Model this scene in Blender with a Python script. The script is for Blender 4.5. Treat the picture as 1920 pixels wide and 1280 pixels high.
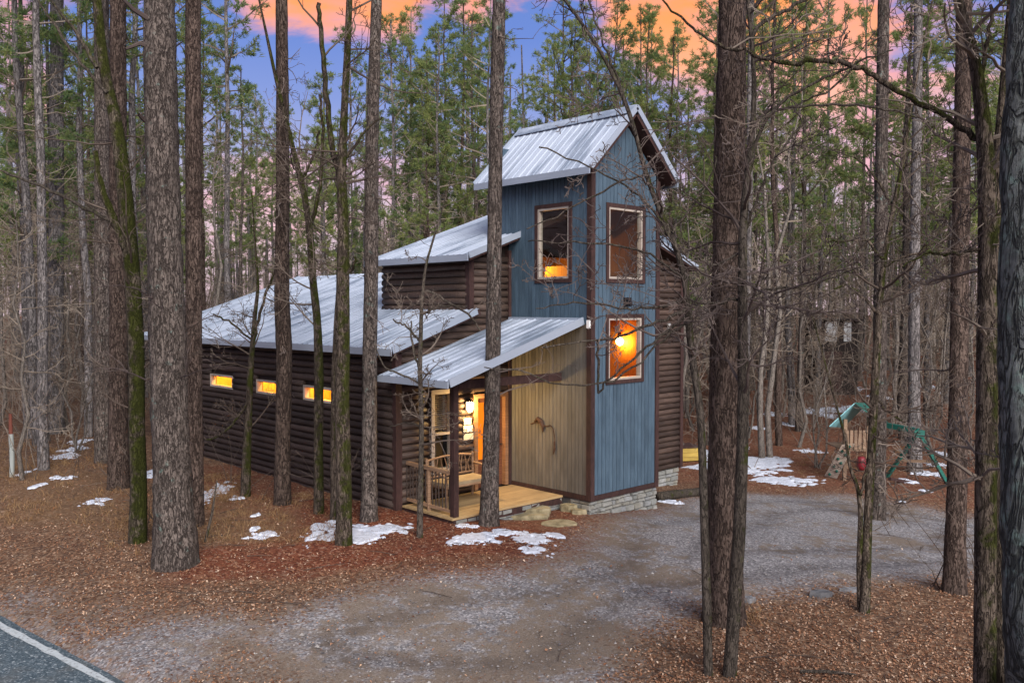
import bpy, math, random
import numpy as np
from mathutils import Vector, Matrix

for _o in list(bpy.data.objects):
    bpy.data.objects.remove(_o)
scene = bpy.context.scene
COL = scene.collection

# ------------------------------------------------------------------ camera
FPX, CX, CY = 1640.0, 960.0, 640.0
PITCH, YAW = math.atan(62.0 / FPX), math.radians(43.5475)
C = np.array([-14.6767, -12.8900, 4.3])
FW = np.array([math.sin(YAW) * math.cos(PITCH), math.cos(YAW) * math.cos(PITCH), -math.sin(PITCH)])
RT = np.array([math.cos(YAW), -math.sin(YAW), 0.0])
UP = np.cross(RT, FW)
cam_d = bpy.data.cameras.new("camera")
cam = bpy.data.objects.new("camera", cam_d)
COL.objects.link(cam)
cam_d.sensor_width = 36.0
cam_d.lens = FPX / 1920.0 * 36.0
cam_d.clip_start = 0.05
cam_d.clip_end = 2000
cam.matrix_world = Matrix(((RT[0], UP[0], -FW[0], C[0]), (RT[1], UP[1], -FW[1], C[1]), (RT[2], UP[2], -FW[2], C[2]), (0, 0, 0, 1)))
scene.camera = cam

# ------------------------------------------------------------------ exposure
scene.view_settings.view_transform = 'Standard'
scene.view_settings.look = 'None'
scene.view_settings.gamma = 1
scene.view_settings.use_curve_mapping = False
scene.view_settings.exposure = 2.0
scene.render.engine = 'CYCLES'
scene.cycles.use_denoising = True
scene.cycles.max_bounces = 8
scene.cycles.transparent_max_bounces = 12
scene.cycles.sample_clamp_indirect = 6.0

# ------------------------------------------------------------------ sky
SKY_STRENGTH = 0.30
world = bpy.data.worlds.new("World")
scene.world = world
world.use_nodes = True


class NT:
    """small helper to wire shader nodes"""
    def __init__(s, tree):
        s.t = tree
        tree.nodes.clear()

    def n(s, kind, **kw):
        nd = s.t.nodes.new(kind)
        ins = kw.pop('i', {})
        for k, v in kw.items():
            setattr(nd, k, v)
        for k, v in ins.items():
            if isinstance(v, bpy.types.NodeSocket):
                s.t.links.new(v, nd.inputs[k])
            else:
                nd.inputs[k].default_value = v
        return nd

    def math(s, op, a, b=0.0, clamp=False):
        nd = s.n('ShaderNodeMath', operation=op, use_clamp=clamp, i={0: a, 1: b})
        return nd.outputs[0]

    def mix(s, f, a, b, blend='MIX'):
        nd = s.n('ShaderNodeMix', data_type='RGBA', blend_type=blend, i={0: f, 6: a, 7: b})
        return nd.outputs[2]

    def ramp(s, f, stops, interp='LINEAR'):
        nd = s.n('ShaderNodeValToRGB', i={0: f})
        cr = nd.color_ramp
        cr.interpolation = interp
        while len(cr.elements) < len(stops):
            cr.elements.new(0.5)
        for e, (p, c) in zip(cr.elements, stops):
            e.position = p
            e.color = (c[0], c[1], c[2], 1) if not isinstance(c, float) else (c, c, c, 1)
        return nd.outputs[0]

    def step(s, f, lo, hi):
        nd = s.n('ShaderNodeMapRange', interpolation_type='SMOOTHSTEP', i={0: f, 1: lo, 2: hi, 3: 0.0, 4: 1.0})
        return nd.outputs[0]


def direction(px, py):
    r = FW * FPX + RT * (px - CX) - UP * (py - CY)
    return r / np.linalg.norm(r)


nt = NT(world.node_tree)
tc = nt.n('ShaderNodeTexCoord')
dirv = tc.outputs['Generated']
sep = nt.n('ShaderNodeSeparateXYZ', i={0: dirv})
el = sep.outputs[2]
base = nt.ramp(nt.math('MAXIMUM', el, 0.0), [(0.0, (.60, .46, .50)), (.10, (.62, .47, .54)), (.165, (.37, .40, .64)), (.225, (.22, .30, .63)), (.29, (.14, .235, .60)), (.38, (.12, .21, .54)), (.6, (.28, .33, .47)), (1.0, (.33, .36, .46))])
mp = nt.n('ShaderNodeMapping', i={0: dirv, 3: (1.0, 1.0, 2.6)})
n1 = nt.n('ShaderNodeTexNoise', i={'Vector': mp.outputs[0], 'Scale': 6.0, 'Detail': 9.0, 'Roughness': 0.64, 'Distortion': 0.5})
cl = nt.math('SUBTRACT', n1.outputs['Fac'], 0.02)
for (px, py, rad, amt) in [(1400, 20, .11, .30), (1180, 20, .045, .26), (1560, 40, .07, .24), (600, -10, .07, .30), (740, 20, .04, .26), (885, 28, .028, .30), (470, 10, .05, .2), (1240, 90, .04, .2),
                           (450, 330, .075, .22), (560, 390, .05, .18), (30, 30, .05, .24), (70, 165, .035, .24), (750, 330, .08, .14), (1720, 300, .10, .10),
                           (820, 110, .05, -.2), (330, 110, .07, -.25), (540, 170, .075, -.25), (1000, 130, .05, -.2), (1700, 60, .05, -.1), (950, 170, .06, -.2), (150, 90, .05, -.2), (700, 180, .06, -.2), (1100, 180, .06, -.2)]:
    d = direction(px, py)
    dt = nt.n('ShaderNodeVectorMath', operation='DISTANCE', i={0: dirv, 1: tuple(d)})
    g = nt.math('DIVIDE', dt.outputs['Value'], rad)
    g = nt.math('EXPONENT', nt.math('MULTIPLY', nt.math('MULTIPLY', g, g), -1.0))
    cl = nt.math('ADD', cl, nt.math('MULTIPLY', g, amt))
cmask = nt.step(cl, 0.48, 0.74)
ccol = nt.ramp(nt.math('MAXIMUM', el, 0.0), [(0.0, (.78, .52, .54)), (.15, (.84, .54, .60)), (.24, (1.0, .45, .30)), (.30, (1.0, .36, .13)), (.36, (1.0, .32, .09)), (.6, (.74, .56, .52)), (1.0, (.62, .56, .57))])
shade = nt.n('ShaderNodeTexNoise', i={'Vector': mp.outputs[0], 'Scale': 13.0, 'Detail': 4.0})
ccol2 = nt.mix(nt.step(nt.math('ADD', nt.math('MULTIPLY', shade.outputs['Fac'], .6), nt.math('MULTIPLY', n1.outputs['Fac'], .4)), .42, .62), ccol, (.72, .36, .44, 1))
core = nt.step(cl, .62, .86)
ccol3 = nt.mix(nt.math('MULTIPLY', core, .6), ccol2, ccol)
skyc = nt.mix(cmask, base, ccol3)
bg = nt.n('ShaderNodeBackground', i={0: skyc, 1: SKY_STRENGTH})
nt.n('ShaderNodeOutputWorld', i={0: bg.outputs[0]})

# ------------------------------------------------------------------ sun (dusk glow, very soft)
sun_d = bpy.data.lights.new("sun", 'SUN')
sun_d.energy = 1.5
sun_d.angle = math.radians(45)
sun_d.color = (1.0, .94, .90)
sun = bpy.data.objects.new("sun", sun_d)
COL.objects.link(sun)
sv = Vector((-0.34, -0.76, 0.50))
sun.rotation_euler = sv.to_track_quat('Z', 'Y').to_euler()

# ================================================================== helpers
RNG = np.random.default_rng(7)


def _hash(ix, iy, iz, seed):
    h = (ix * 374761393 + iy * 668265263 + iz * 2147483647 + seed * 974634777) & 0xFFFFFFFF
    h = ((h ^ (h >> 13)) * 1274126177) & 0xFFFFFFFF
    return ((h ^ (h >> 16)) & 0xFFFF) / 65535.0


def vnoise(x, y, z=None, seed=0):
    x = np.asarray(x, float); y = np.asarray(y, float)
    z = np.zeros_like(x) if z is None else np.asarray(z, float)
    ix, iy, iz = np.floor(x).astype(np.int64), np.floor(y).astype(np.int64), np.floor(z).astype(np.int64)
    fx, fy, fz = x - ix, y - iy, z - iz
    fx, fy, fz = [t * t * (3 - 2 * t) for t in (fx, fy, fz)]
    r = 0
    for a in (0, 1):
        for b in (0, 1):
            for c in (0, 1):
                w = (fx if a else 1 - fx) * (fy if b else 1 - fy) * (fz if c else 1 - fz)
                r = r + w * _hash(ix + a, iy + b, iz + c, seed)
    return r


def fbm(x, y, z=None, seed=0, o=3):
    r, a, t = 0, .5, 0
    for k in range(o):
        f = 2 ** k
        r = r + a * vnoise(np.asarray(x) * f, np.asarray(y) * f, None if z is None else np.asarray(z) * f, seed + k)
        t += a
        a *= .5
    return r / t


def sstep(a, b, x):
    t = np.clip((np.asarray(x, float) - a) / (b - a), 0, 1)
    return t * t * (3 - 2 * t)


def terrain(x, y):
    x = np.asarray(x, float); y = np.asarray(y, float)
    t = np.clip(x, 0, 9)
    z = -0.32 - 0.1 * t + 0.0 * y
    z = z + 0.05 * (fbm(x * .35, y * .35, seed=3) - .5) * sstep(-11.0, -9.5, x)
    z = z + .19 * sstep(-4.5, -1.2, y) * (1 - sstep(-3.0, -1.3, x)) * sstep(-11.5, -8, x)
    far = sstep(35, 90, np.hypot(x - C[0], y - C[1]))
    return z + far * 1.2


def raydir(px, py):
    return FW * FPX + RT * (px - CX) - UP * (py - CY)


def spot(px, py):
    """world point on the ground seen at a photograph coordinate"""
    r = raydir(px, py)
    z = -0.32
    for _ in range(12):
        t = (z - C[2]) / r[2]
        p = C + r * t
        z = float(terrain(p[0], p[1]))
    return np.array([p[0], p[1], z])


def depth(p):
    return float((np.asarray(p) - C) @ FW)


def at(px, py, d):
    return C + raydir(px, py) * (d / FPX)


class MB:
    """gathers vertices and faces, links them as one mesh object"""
    def __init__(s):
        s.v, s.q, s.t, s.n = [], [], [], 0
        s.a = []

    def add(s, v, q=None, t=None, tint=0.5):
        v = np.asarray(v, float).reshape(-1, 3)
        s.v.append(v)
        s.a.append(np.full(len(v), tint) if np.isscalar(tint) else np.asarray(tint, float))
        if q is not None and len(q):
            s.q.append(np.asarray(q, np.int64) + s.n)
        if t is not None and len(t):
            s.t.append(np.asarray(t, np.int64) + s.n)
        s.n += len(v)

    def box(s, x0, x1, y0, y1, z0, z1, tint=.5):
        v = [(x0, y0, z0), (x1, y0, z0), (x1, y1, z0), (x0, y1, z0), (x0, y0, z1), (x1, y0, z1), (x1, y1, z1), (x0, y1, z1)]
        s.add(v, [(3, 2, 1, 0), (4, 5, 6, 7), (0, 1, 5, 4), (1, 2, 6, 5), (2, 3, 7, 6), (3, 0, 4, 7)], tint=tint)

    def hexa(s, v, tint=.5):
        s.add(v, [(3, 2, 1, 0), (4, 5, 6, 7), (0, 1, 5, 4), (1, 2, 6, 5), (2, 3, 7, 6), (3, 0, 4, 7)], tint=tint)

    def bar(s, p0, p1, w, h=None, upv=(0, 0, 1)):
        h = h or w
        p0, p1 = np.array(p0, float), np.array(p1, float)
        d = (p1 - p0) / np.linalg.norm(p1 - p0)
        u = np.array(upv, float)
        if abs(d @ u) > .97:
            u = np.array((0, 1, 0.))
        a = np.cross(d, u); a /= np.linalg.norm(a)
        b = np.cross(a, d)
        a, b = a * w / 2, b * h / 2
        s.hexa([p0 - a - b, p0 + a - b, p0 + a + b, p0 - a + b, p1 - a - b, p1 + a - b, p1 + a + b, p1 - a + b])

    def tube(s, path, rad, sides=6, cap=False, tint=.5):
        path = np.asarray(path, float)
        n = len(path)
        rad = np.broadcast_to(np.asarray(rad, float), (n,))
        d = np.gradient(path, axis=0)
        d /= np.linalg.norm(d, axis=1)[:, None] + 1e-9
        m = d.mean(0)
        ref = np.array((0.31, 0.17, 1.)) if abs(m[2]) < .8 else np.array((1., .2, 0.1))
        a = np.cross(d, ref); a /= np.linalg.norm(a, axis=1)[:, None] + 1e-9
        b = np.cross(d, a)
        th = np.arange(sides) * 2 * math.pi / sides
        v = path[:, None, :] + rad[:, None, None] * (np.cos(th)[None, :, None] * a[:, None, :] + np.sin(th)[None, :, None] * b[:, None, :])
        i = np.arange(n - 1)[:, None] * sides
        j = np.arange(sides)[None, :]
        k = (j + 1) % sides
        q = np.stack([i + j, i + k, i + sides + k, i + sides + j], -1).reshape(-1, 4)
        t = None
        v = v.reshape(-1, 3)
        if cap:
            v = np.vstack([v, path[0], path[-1]])
            c0, c1 = n * sides, n * sides + 1
            jj = np.arange(sides)
            kk = (jj + 1) % sides
            t = np.vstack([np.stack([kk, jj, np.full(sides, c0)], 1), np.stack([(n - 1) * sides + jj, (n - 1) * sides + kk, np.full(sides, c1)], 1)])
        s.add(v, q, t, tint)

    def mesh(s, name, smooth=False, attr=None):
        me = bpy.data.meshes.new(name)
        v = np.vstack(s.v) if s.v else np.zeros((0, 3))
        q = np.vstack(s.q) if s.q else np.zeros((0, 4), np.int64)
        t = np.vstack(s.t) if s.t else np.zeros((0, 3), np.int64)
        nl = len(q) * 4 + len(t) * 3
        me.vertices.add(len(v))
        me.vertices.foreach_set('co', v.ravel())
        me.loops.add(nl)
        me.loops.foreach_set('vertex_index', np.concatenate([q.ravel(), t.ravel()]).astype(np.int32))
        me.polygons.add(len(q) + len(t))
        ls = np.concatenate([np.arange(len(q)) * 4, len(q) * 4 + np.arange(len(t)) * 3]).astype(np.int32)
        me.polygons.foreach_set('loop_start', ls)
        me.polygons.foreach_set('use_smooth', np.full(len(q) + len(t), bool(smooth)))
        if attr:
            at_ = me.attributes.new(attr, 'FLOAT', 'POINT')
            at_.data.foreach_set('value', np.concatenate(s.a).astype(np.float32))
        me.update(calc_edges=True)
        return me

    def build(s, name, mat, parent=None, smooth=False, loc=None, attr=None):
        me = s.mesh(name, smooth, attr)
        return link(name, me, mat, parent, loc)


def link(name, me, mat, parent=None, loc=None, matrix=None):
    if mat is not None and not me.materials:
        me.materials.append(mat)
    o = bpy.data.objects.new(name, me)
    COL.objects.link(o)
    if parent is not None:
        o.parent = parent
    if matrix is not None:
        o.matrix_local = matrix
    elif loc is not None:
        o.location = loc
    return o


def tag(o, label=None, cat=None, group=None, kind=None):
    if label: o['label'] = label
    if cat: o['category'] = cat
    if group: o['group'] = group
    if kind: o['kind'] = kind
    return o


def thing(name, label, cat, loc=(0, 0, 0), group=None, rz=0.0):
    o = bpy.data.objects.new(name, None)
    COL.objects.link(o)
    o.location = tuple(loc)
    o.rotation_euler = (0, 0, rz)
    return tag(o, label, cat, group)


# ================================================================== materials
MATS = {}


def mat(name, fn):
    if name not in MATS:
        m = bpy.data.materials.new(name)
        m.use_nodes = True
        fn(NT(m.node_tree))
        MATS[name] = m
    return MATS[name]


def finish(nt, color, rough=.8, bump=None, dist=.01, metal=0.0, spec=.3, extra=None):
    ins = {'Base Color': color, 'Roughness': rough, 'Metallic': metal, 'Specular IOR Level': spec}
    if bump is not None:
        b = nt.n('ShaderNodeBump', i={'Strength': 1.0, 'Distance': dist, 'Height': bump})
        ins['Normal'] = b.outputs[0]
    p = nt.n('ShaderNodeBsdfPrincipled', i=ins)
    nt.n('ShaderNodeOutputMaterial', i={0: p.outputs[0]})
    return p


def rgba(c):
    return (c[0], c[1], c[2], 1)


def bark(name, dark, light, moss=0.0, lichen=0.0, scale=13.0, stretch=.22, depth_=.03):
    def f(nt):
        tc = nt.n('ShaderNodeTexCoord')
        mp = nt.n('ShaderNodeMapping', i={0: tc.outputs['Object'], 3: (1, 1, stretch)})
        fine = nt.n('ShaderNodeTexNoise', i={'Vector': mp.outputs[0], 'Scale': scale * 4.2, 'Detail': 5.0, 'Roughness': .7})
        n1 = nt.n('ShaderNodeTexNoise', i={'Vector': mp.outputs[0], 'Scale': scale * .62, 'Detail': 3.0, 'Roughness': .6, 'Distortion': .5})
        n2 = nt.n('ShaderNodeTexNoise', i={'Vector': mp.outputs[0], 'Scale': scale * 1.25, 'Detail': 4.0, 'Roughness': .6, 'Distortion': .8})
        n3 = nt.n('ShaderNodeTexNoise', i={'Vector': tc.outputs['Object'], 'Scale': scale * .9, 'Detail': 4.0, 'Roughness': .65})
        r1 = nt.step(nt.math('ABSOLUTE', nt.math('SUBTRACT', n1.outputs['Fac'], .5)), 0.0, .042)
        r2 = nt.step(nt.math('ABSOLUTE', nt.math('SUBTRACT', n2.outputs['Fac'], .5)), -.03, .05)
        plate = nt.math('MULTIPLY', r1, r2)
        big = nt.n('ShaderNodeTexNoise', i={'Vector': tc.outputs['Object'], 'Scale': 1.3, 'Detail': 4.0})
        tone = nt.math('ADD', nt.math('MULTIPLY', n3.outputs['Fac'], .75), nt.math('MULTIPLY', fine.outputs['Fac'], .55))
        col = nt.mix(nt.step(tone, .38, 1.0), rgba(dark), rgba(light))
        col = nt.mix(plate, rgba([c * .42 for c in dark]), col)
        col = nt.mix(nt.math('MULTIPLY', nt.step(big.outputs['Fac'], .35, .7), .45), col, rgba([c * .62 for c in dark]))
        oi = nt.n('ShaderNodeObjectInfo')
        hs = nt.n('ShaderNodeHueSaturation', i={'Saturation': 1.0, 'Value': nt.math('ADD', .8, nt.math('MULTIPLY', oi.outputs['Random'], .4)), 'Color': col})
        col = hs.outputs[0]
        if lichen:
            ln = nt.n('ShaderNodeTexNoise', i={'Vector': tc.outputs['Object'], 'Scale': 4.5, 'Detail': 6.0, 'Roughness': .7})
            col = nt.mix(nt.math('MULTIPLY', nt.step(ln.outputs['Fac'], .62 - .12 * lichen, .70), plate), col, (.16, .22, .19, 1))
        if moss:
            mn = nt.n('ShaderNodeTexNoise', i={'Vector': tc.outputs['Object'], 'Scale': 3.2, 'Detail': 6.0, 'Roughness': .72})
            ge = nt.n('ShaderNodeNewGeometry')
            side = nt.n('ShaderNodeVectorMath', operation='DOT_PRODUCT', i={0: ge.outputs['Normal'], 1: (.45, -.88, .1)})
            mm = nt.math('ADD', mn.outputs['Fac'], nt.math('MULTIPLY', side.outputs['Value'], .12))
            mcol = nt.mix(fine.outputs['Fac'], (.020, .024, .006, 1), (.062, .068, .013, 1))
            col = nt.mix(nt.step(mm, .66 - .26 * moss, .80 - .26 * moss), col, mcol)
        h = nt.math('ADD', nt.math('MULTIPLY', plate, 1.0), nt.math('MULTIPLY', fine.outputs['Fac'], .55))
        finish(nt, col, .92, h, depth_, spec=.12)
    return mat(name, f)


M_PINE = bark('pine_bark', (.088, .070, .060), (.255, .212, .182), lichen=.25, scale=19)
M_PINE_RED = bark('red_brown_pine_bark', (.074, .051, .041), (.195, .145, .117), scale=17)
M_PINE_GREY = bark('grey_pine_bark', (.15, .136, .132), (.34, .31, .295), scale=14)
M_PINE_LICHEN = bark('lichen_pine_bark', (.075, .08, .076), (.24, .255, .24), lichen=1.0, scale=11)
M_MOSS = bark('mossy_bark', (.07, .055, .038), (.18, .15, .11), moss=.82, scale=20)
M_MOSSLITE = bark('half_mossy_bark', (.070, .053, .040), (.185, .147, .115), moss=.6, scale=20)
M_DARK = bark('dark_smooth_bark', (.058, .048, .038), (.152, .126, .102), moss=.2, scale=24, depth_=.008)
M_GREYBARK = bark('grey_twig_bark', (.16, .138, .118), (.33, .29, .25), scale=24, depth_=.008)


def twig_mat(name, a, b):
    def f(nt):
        oi = nt.n('ShaderNodeObjectInfo')
        tc = nt.n('ShaderNodeTexCoord')
        nz = nt.n('ShaderNodeTexNoise', i={'Vector': tc.outputs['Object'], 'Scale': .9, 'Detail': 3.0})
        col = nt.mix(nt.step(nt.math('ADD', nz.outputs['Fac'], nt.math('MULTIPLY', nt.math('SUBTRACT', oi.outputs['Random'], .5), .5)), .3, .75), rgba(a), rgba(b))
        finish(nt, col, .85, spec=.2)
    return mat(name, f)


M_TWIG = twig_mat('bare_twigs', (.07, .052, .041), (.215, .175, .14))
M_TWIG_DK = twig_mat('dark_twigs', (.05, .037, .034), (.155, .122, .105))
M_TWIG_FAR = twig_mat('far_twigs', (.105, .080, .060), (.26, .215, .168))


def needle_mat(name, a, b):
    def f(nt):
        oi = nt.n('ShaderNodeObjectInfo')
        tn = nt.n('ShaderNodeAttribute', attribute_name='tint')
        v = nt.math('ADD', tn.outputs['Fac'], nt.math('MULTIPLY', nt.math('SUBTRACT', oi.outputs['Random'], .5), .6))
        col = nt.mix(nt.step(v, 0.0, 1.0), rgba(a), rgba(b))
        d = nt.n('ShaderNodeBsdfDiffuse', i={0: col})
        t = nt.n('ShaderNodeBsdfTranslucent', i={0: col})
        m = nt.n('ShaderNodeMixShader', i={0: .5, 1: d.outputs[0], 2: t.outputs[0]})
        nt.n('ShaderNodeOutputMaterial', i={0: m.outputs[0]})
    return mat(name, f)


M_NEEDLE = needle_mat('pine_needles', (.13, .20, .085), (.31, .345, .115))


def wood(name, a, b, grain=(1, 1, 12), rough=.75, vary=.35, scale=3.0, dist=.004):
    def f(nt):
        tc = nt.n('ShaderNodeTexCoord')
        oi = nt.n('ShaderNodeObjectInfo')
        off = nt.n('ShaderNodeVectorMath', operation='ADD', i={0: tc.outputs['Object'], 1: (0, 0, 0)})
        rnd = nt.n('ShaderNodeCombineXYZ', i={0: nt.math('MULTIPLY', oi.outputs['Random'], 37.0), 1: nt.math('MULTIPLY', oi.outputs['Random'], 11.0)})
        nt.t.links.new(rnd.outputs[0], off.inputs[1])
        mp = nt.n('ShaderNodeMapping', i={0: off.outputs[0], 3: grain})
        g = nt.n('ShaderNodeTexNoise', i={'Vector': mp.outputs[0], 'Scale': scale, 'Detail': 5.0, 'Roughness': .6, 'Distortion': .4})
        st = nt.n('ShaderNodeTexNoise', i={'Vector': off.outputs[0], 'Scale': 1.1, 'Detail': 4.0})
        col = nt.mix(nt.step(g.outputs['Fac'], .3, .72), rgba(a), rgba(b))
        col = nt.mix(nt.math('MULTIPLY', nt.step(st.outputs['Fac'], .40, .72), .5), col, rgba([c * .55 for c in a]))
        v = nt.math('ADD', 1 - vary / 2, nt.math('MULTIPLY', oi.outputs['Random'], vary))
        hs = nt.n('ShaderNodeHueSaturation', i={'Value': v, 'Color': col})
        finish(nt, hs.outputs[0], rough, g.outputs['Fac'], dist, spec=.25)
    return mat(name, f)


M_LOG = wood('stained_log', (.042, .028, .022), (.094, .062, .047), grain=(12, 1, 12), vary=.7, rough=.6)
M_LOGX = wood('stained_log_front', (.042, .028, .022), (.094, .062, .047), grain=(1, 12, 12), vary=.7, rough=.6)
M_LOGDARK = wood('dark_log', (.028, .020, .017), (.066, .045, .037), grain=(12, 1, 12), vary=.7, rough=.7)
M_BACK = wood('wall_sheathing', (.018, .012, .01), (.028, .019, .015), vary=0)
M_BLUE = wood('blue_grey_board', (.056, .092, .126), (.084, .130, .170), grain=(14, 14, 1.2), vary=.22, rough=.55)
M_BEIGE = wood('tan_board', (.112, .104, .090), (.152, .142, .124), grain=(14, 14, 1.2), vary=.2, rough=.6)
M_TRIM = wood('brown_trim', (.036, .019, .017), (.068, .034, .029), grain=(6, 6, 2), vary=.2)
M_CREAM = wood('cream_frame', (.36, .31, .26), (.44, .385, .325), vary=.1, rough=.5)
M_DECK = wood('deck_board', (.34, .235, .115), (.46, .32, .16), grain=(1, 12, 12), vary=.25, rough=.6)
M_INNER = wood('warm_pine_panelling', (.46, .25, .06), (.64, .37, .09), grain=(10, 10, 1), vary=.1)
M_RUSTIC = wood('peeled_stick', (.20, .12, .07), (.36, .23, .14), vary=.3)
M_GREENW = wood('green_timber', (.014, .095, .075), (.025, .145, .11), vary=.2, rough=.5)
M_TEAL = wood('teal_canopy', (.22, .52, .56), (.29, .62, .65), grain=(2, 2, 2), vary=.1, rough=.6)
M_CLIMB = wood('pale_climbing_board', (.48, .40, .32), (.62, .54, .45), vary=.2)
M_PLAYWOOD = wood('play_timber', (.20, .13, .085), (.30, .21, .14), vary=.3)
M_YELLOW = wood('yellow_board', (.36, .24, .05), (.46, .33, .08), vary=.15)
M_SHED = wood('pale_shed_board', (.36, .37, .37), (.46, .47, .47), grain=(8, 8, 1), vary=.15)


def plain(name, c, rough=.5, metal=0.0, spec=.4):
    return mat(name, lambda nt: finish(nt, rgba(c), rough, metal=metal, spec=spec))


def emit(name, c, s):
    def f(nt):
        e = nt.n('ShaderNodeEmission', i={0: rgba(c), 1: s})
        nt.n('ShaderNodeOutputMaterial', i={0: e.outputs[0]})
    return mat(name, f)


M_BLACK = plain('black_metal', (.012, .012, .014), .45)
M_WHITE = plain('white_plastic', (.72, .72, .70), .5)
M_RED = plain('red_plastic', (.16, .012, .018), .5)
M_DISH = plain('dish_grey', (.10, .13, .17), .5)
M_RUST = wood('rusty_iron', (.05, .024, .014), (.10, .05, .028), vary=.2)
M_BULB = emit('warm_bulb', (1.0, .70, .32), 34.0)
M_BLIND = plain('blind_slat', (.42, .32, .22), .6)
M_CUSHION = wood('tan_cushion', (.36, .27, .16), (.44, .34, .21), grain=(2, 2, 2), vary=.1, rough=.9)


def _glass(nt):
    lw = nt.n('ShaderNodeLayerWeight', i={0: .5})
    fc = nt.math('ADD', .012, nt.math('MULTIPLY', nt.math('POWER', lw.outputs['Facing'], 4.0), .25))
    nz = nt.n('ShaderNodeTexNoise', i={'Scale': 1.5})
    b = nt.n('ShaderNodeBump', i={'Strength': .04, 'Distance': .02, 'Height': nz.outputs['Fac']})
    g = nt.n('ShaderNodeBsdfGlossy', i={0: (1, 1, 1, 1), 'Roughness': .01, 'Normal': b.outputs[0]})
    t = nt.n('ShaderNodeBsdfTransparent', i={0: (.93, .95, .94, 1)})
    m = nt.n('ShaderNodeMixShader', i={0: fc, 1: t.outputs[0], 2: g.outputs[0]})
    nt.n('ShaderNodeOutputMaterial', i={0: m.outputs[0]})


M_GLASS = mat('window_glass', _glass)


def _metal_roof(nt):
    tc = nt.n('ShaderNodeTexCoord')
    oi = nt.n('ShaderNodeObjectInfo')
    rnd = nt.n('ShaderNodeCombineXYZ', i={0: nt.math('MULTIPLY', oi.outputs['Random'], 31.0), 1: nt.math('MULTIPLY', oi.outputs['Random'], 17.0)})
    off = nt.n('ShaderNodeVectorMath', operation='ADD', i={0: tc.outputs['Object'], 1: rnd.outputs[0]})
    mp = nt.n('ShaderNodeMapping', i={0: off.outputs[0], 3: (2.2, .5, 1)})
    a = nt.n('ShaderNodeTexNoise', i={'Vector': mp.outputs[0], 'Scale': .8, 'Detail': 7.0, 'Roughness': .6})
    fine = nt.n('ShaderNodeTexNoise', i={'Vector': off.outputs[0], 'Scale': 30.0, 'Detail': 4.0})
    fr = nt.step(nt.math('ADD', a.outputs['Fac'], nt.math('MULTIPLY', fine.outputs['Fac'], .22)), .40, .70)
    mcol = nt.mix(fine.outputs['Fac'], (.17, .215, .28, 1), (.25, .305, .385, 1))
    col = nt.mix(fr, mcol, (.45, .51, .60, 1))
    finish(nt, col, nt.math('ADD', .42, nt.math('MULTIPLY', fr, .4)), fine.outputs['Fac'], .002, metal=nt.math('MULTIPLY', nt.math('SUBTRACT', 1.0, fr), .35), spec=.4)


M_ROOF = mat('frosted_metal_roof', _metal_roof)
M_FLASH = plain('metal_flashing', (.33, .38, .45), .45, .15)


def _stone(nt):
    tc = nt.n('ShaderNodeTexCoord')
    oi = nt.n('ShaderNodeObjectInfo')
    n_ = nt.n('ShaderNodeTexNoise', i={'Vector': tc.outputs['Object'], 'Scale': 9.0, 'Detail': 6.0, 'Roughness': .65})
    col = nt.ramp(oi.outputs['Random'], [(0, (.20, .21, .20)), (.35, (.30, .305, .285)), (.6, (.25, .24, .20)), (.8, (.35, .36, .35)), (1, (.18, .19, .20))])
    col = nt.mix(nt.step(n_.outputs['Fac'], .35, .7), nt.mix(.45, col, (.12, .12, .10, 1)), col)
    finish(nt, col, .9, n_.outputs['Fac'], .015, spec=.2)


M_STONE = mat('ledge_stone', _stone)


def _flag(nt):
    tc = nt.n('ShaderNodeTexCoord')
    n_ = nt.n('ShaderNodeTexNoise', i={'Vector': tc.outputs['Object'], 'Scale': 4.0, 'Detail': 7.0, 'Roughness': .65})
    col = nt.ramp(n_.outputs['Fac'], [(.3, (.10, .085, .05)), (.5, (.26, .22, .13)), (.7, (.36, .31, .20))])
    finish(nt, col, .9, n_.outputs['Fac'], .02, spec=.2)


M_FLAG = mat('sandstone', _flag)


def _snow(nt):
    tc = nt.n('ShaderNodeTexCoord')
    n_ = nt.n('ShaderNodeTexNoise', i={'Vector': tc.outputs['Object'], 'Scale': 14.0, 'Detail': 5.0})
    sp = nt.n('ShaderNodeTexVoronoi', i={'Vector': tc.outputs['Object'], 'Scale': 9.0})
    col = nt.mix(nt.step(n_.outputs['Fac'], .3, .6), (.44, .47, .53, 1), (.62, .66, .74, 1))
    d_ = nt.n('ShaderNodeTexNoise', i={'Vector': tc.outputs['Object'], 'Scale': 26.0, 'Detail': 3.0, 'Roughness': .6})
    d2 = nt.n('ShaderNodeTexNoise', i={'Vector': tc.outputs['Object'], 'Scale': 2.6, 'Detail': 4.0})
    col = nt.mix(nt.step(nt.math('ADD', d_.outputs['Fac'], nt.math('MULTIPLY', nt.math('SUBTRACT', d2.outputs['Fac'], .5), .5)), .64, .70), col, (.13, .07, .045, 1))
    finish(nt, col, .7, n_.outputs['Fac'], .02, spec=.3)


M_SNOW = mat('old_snow', _snow)


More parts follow.
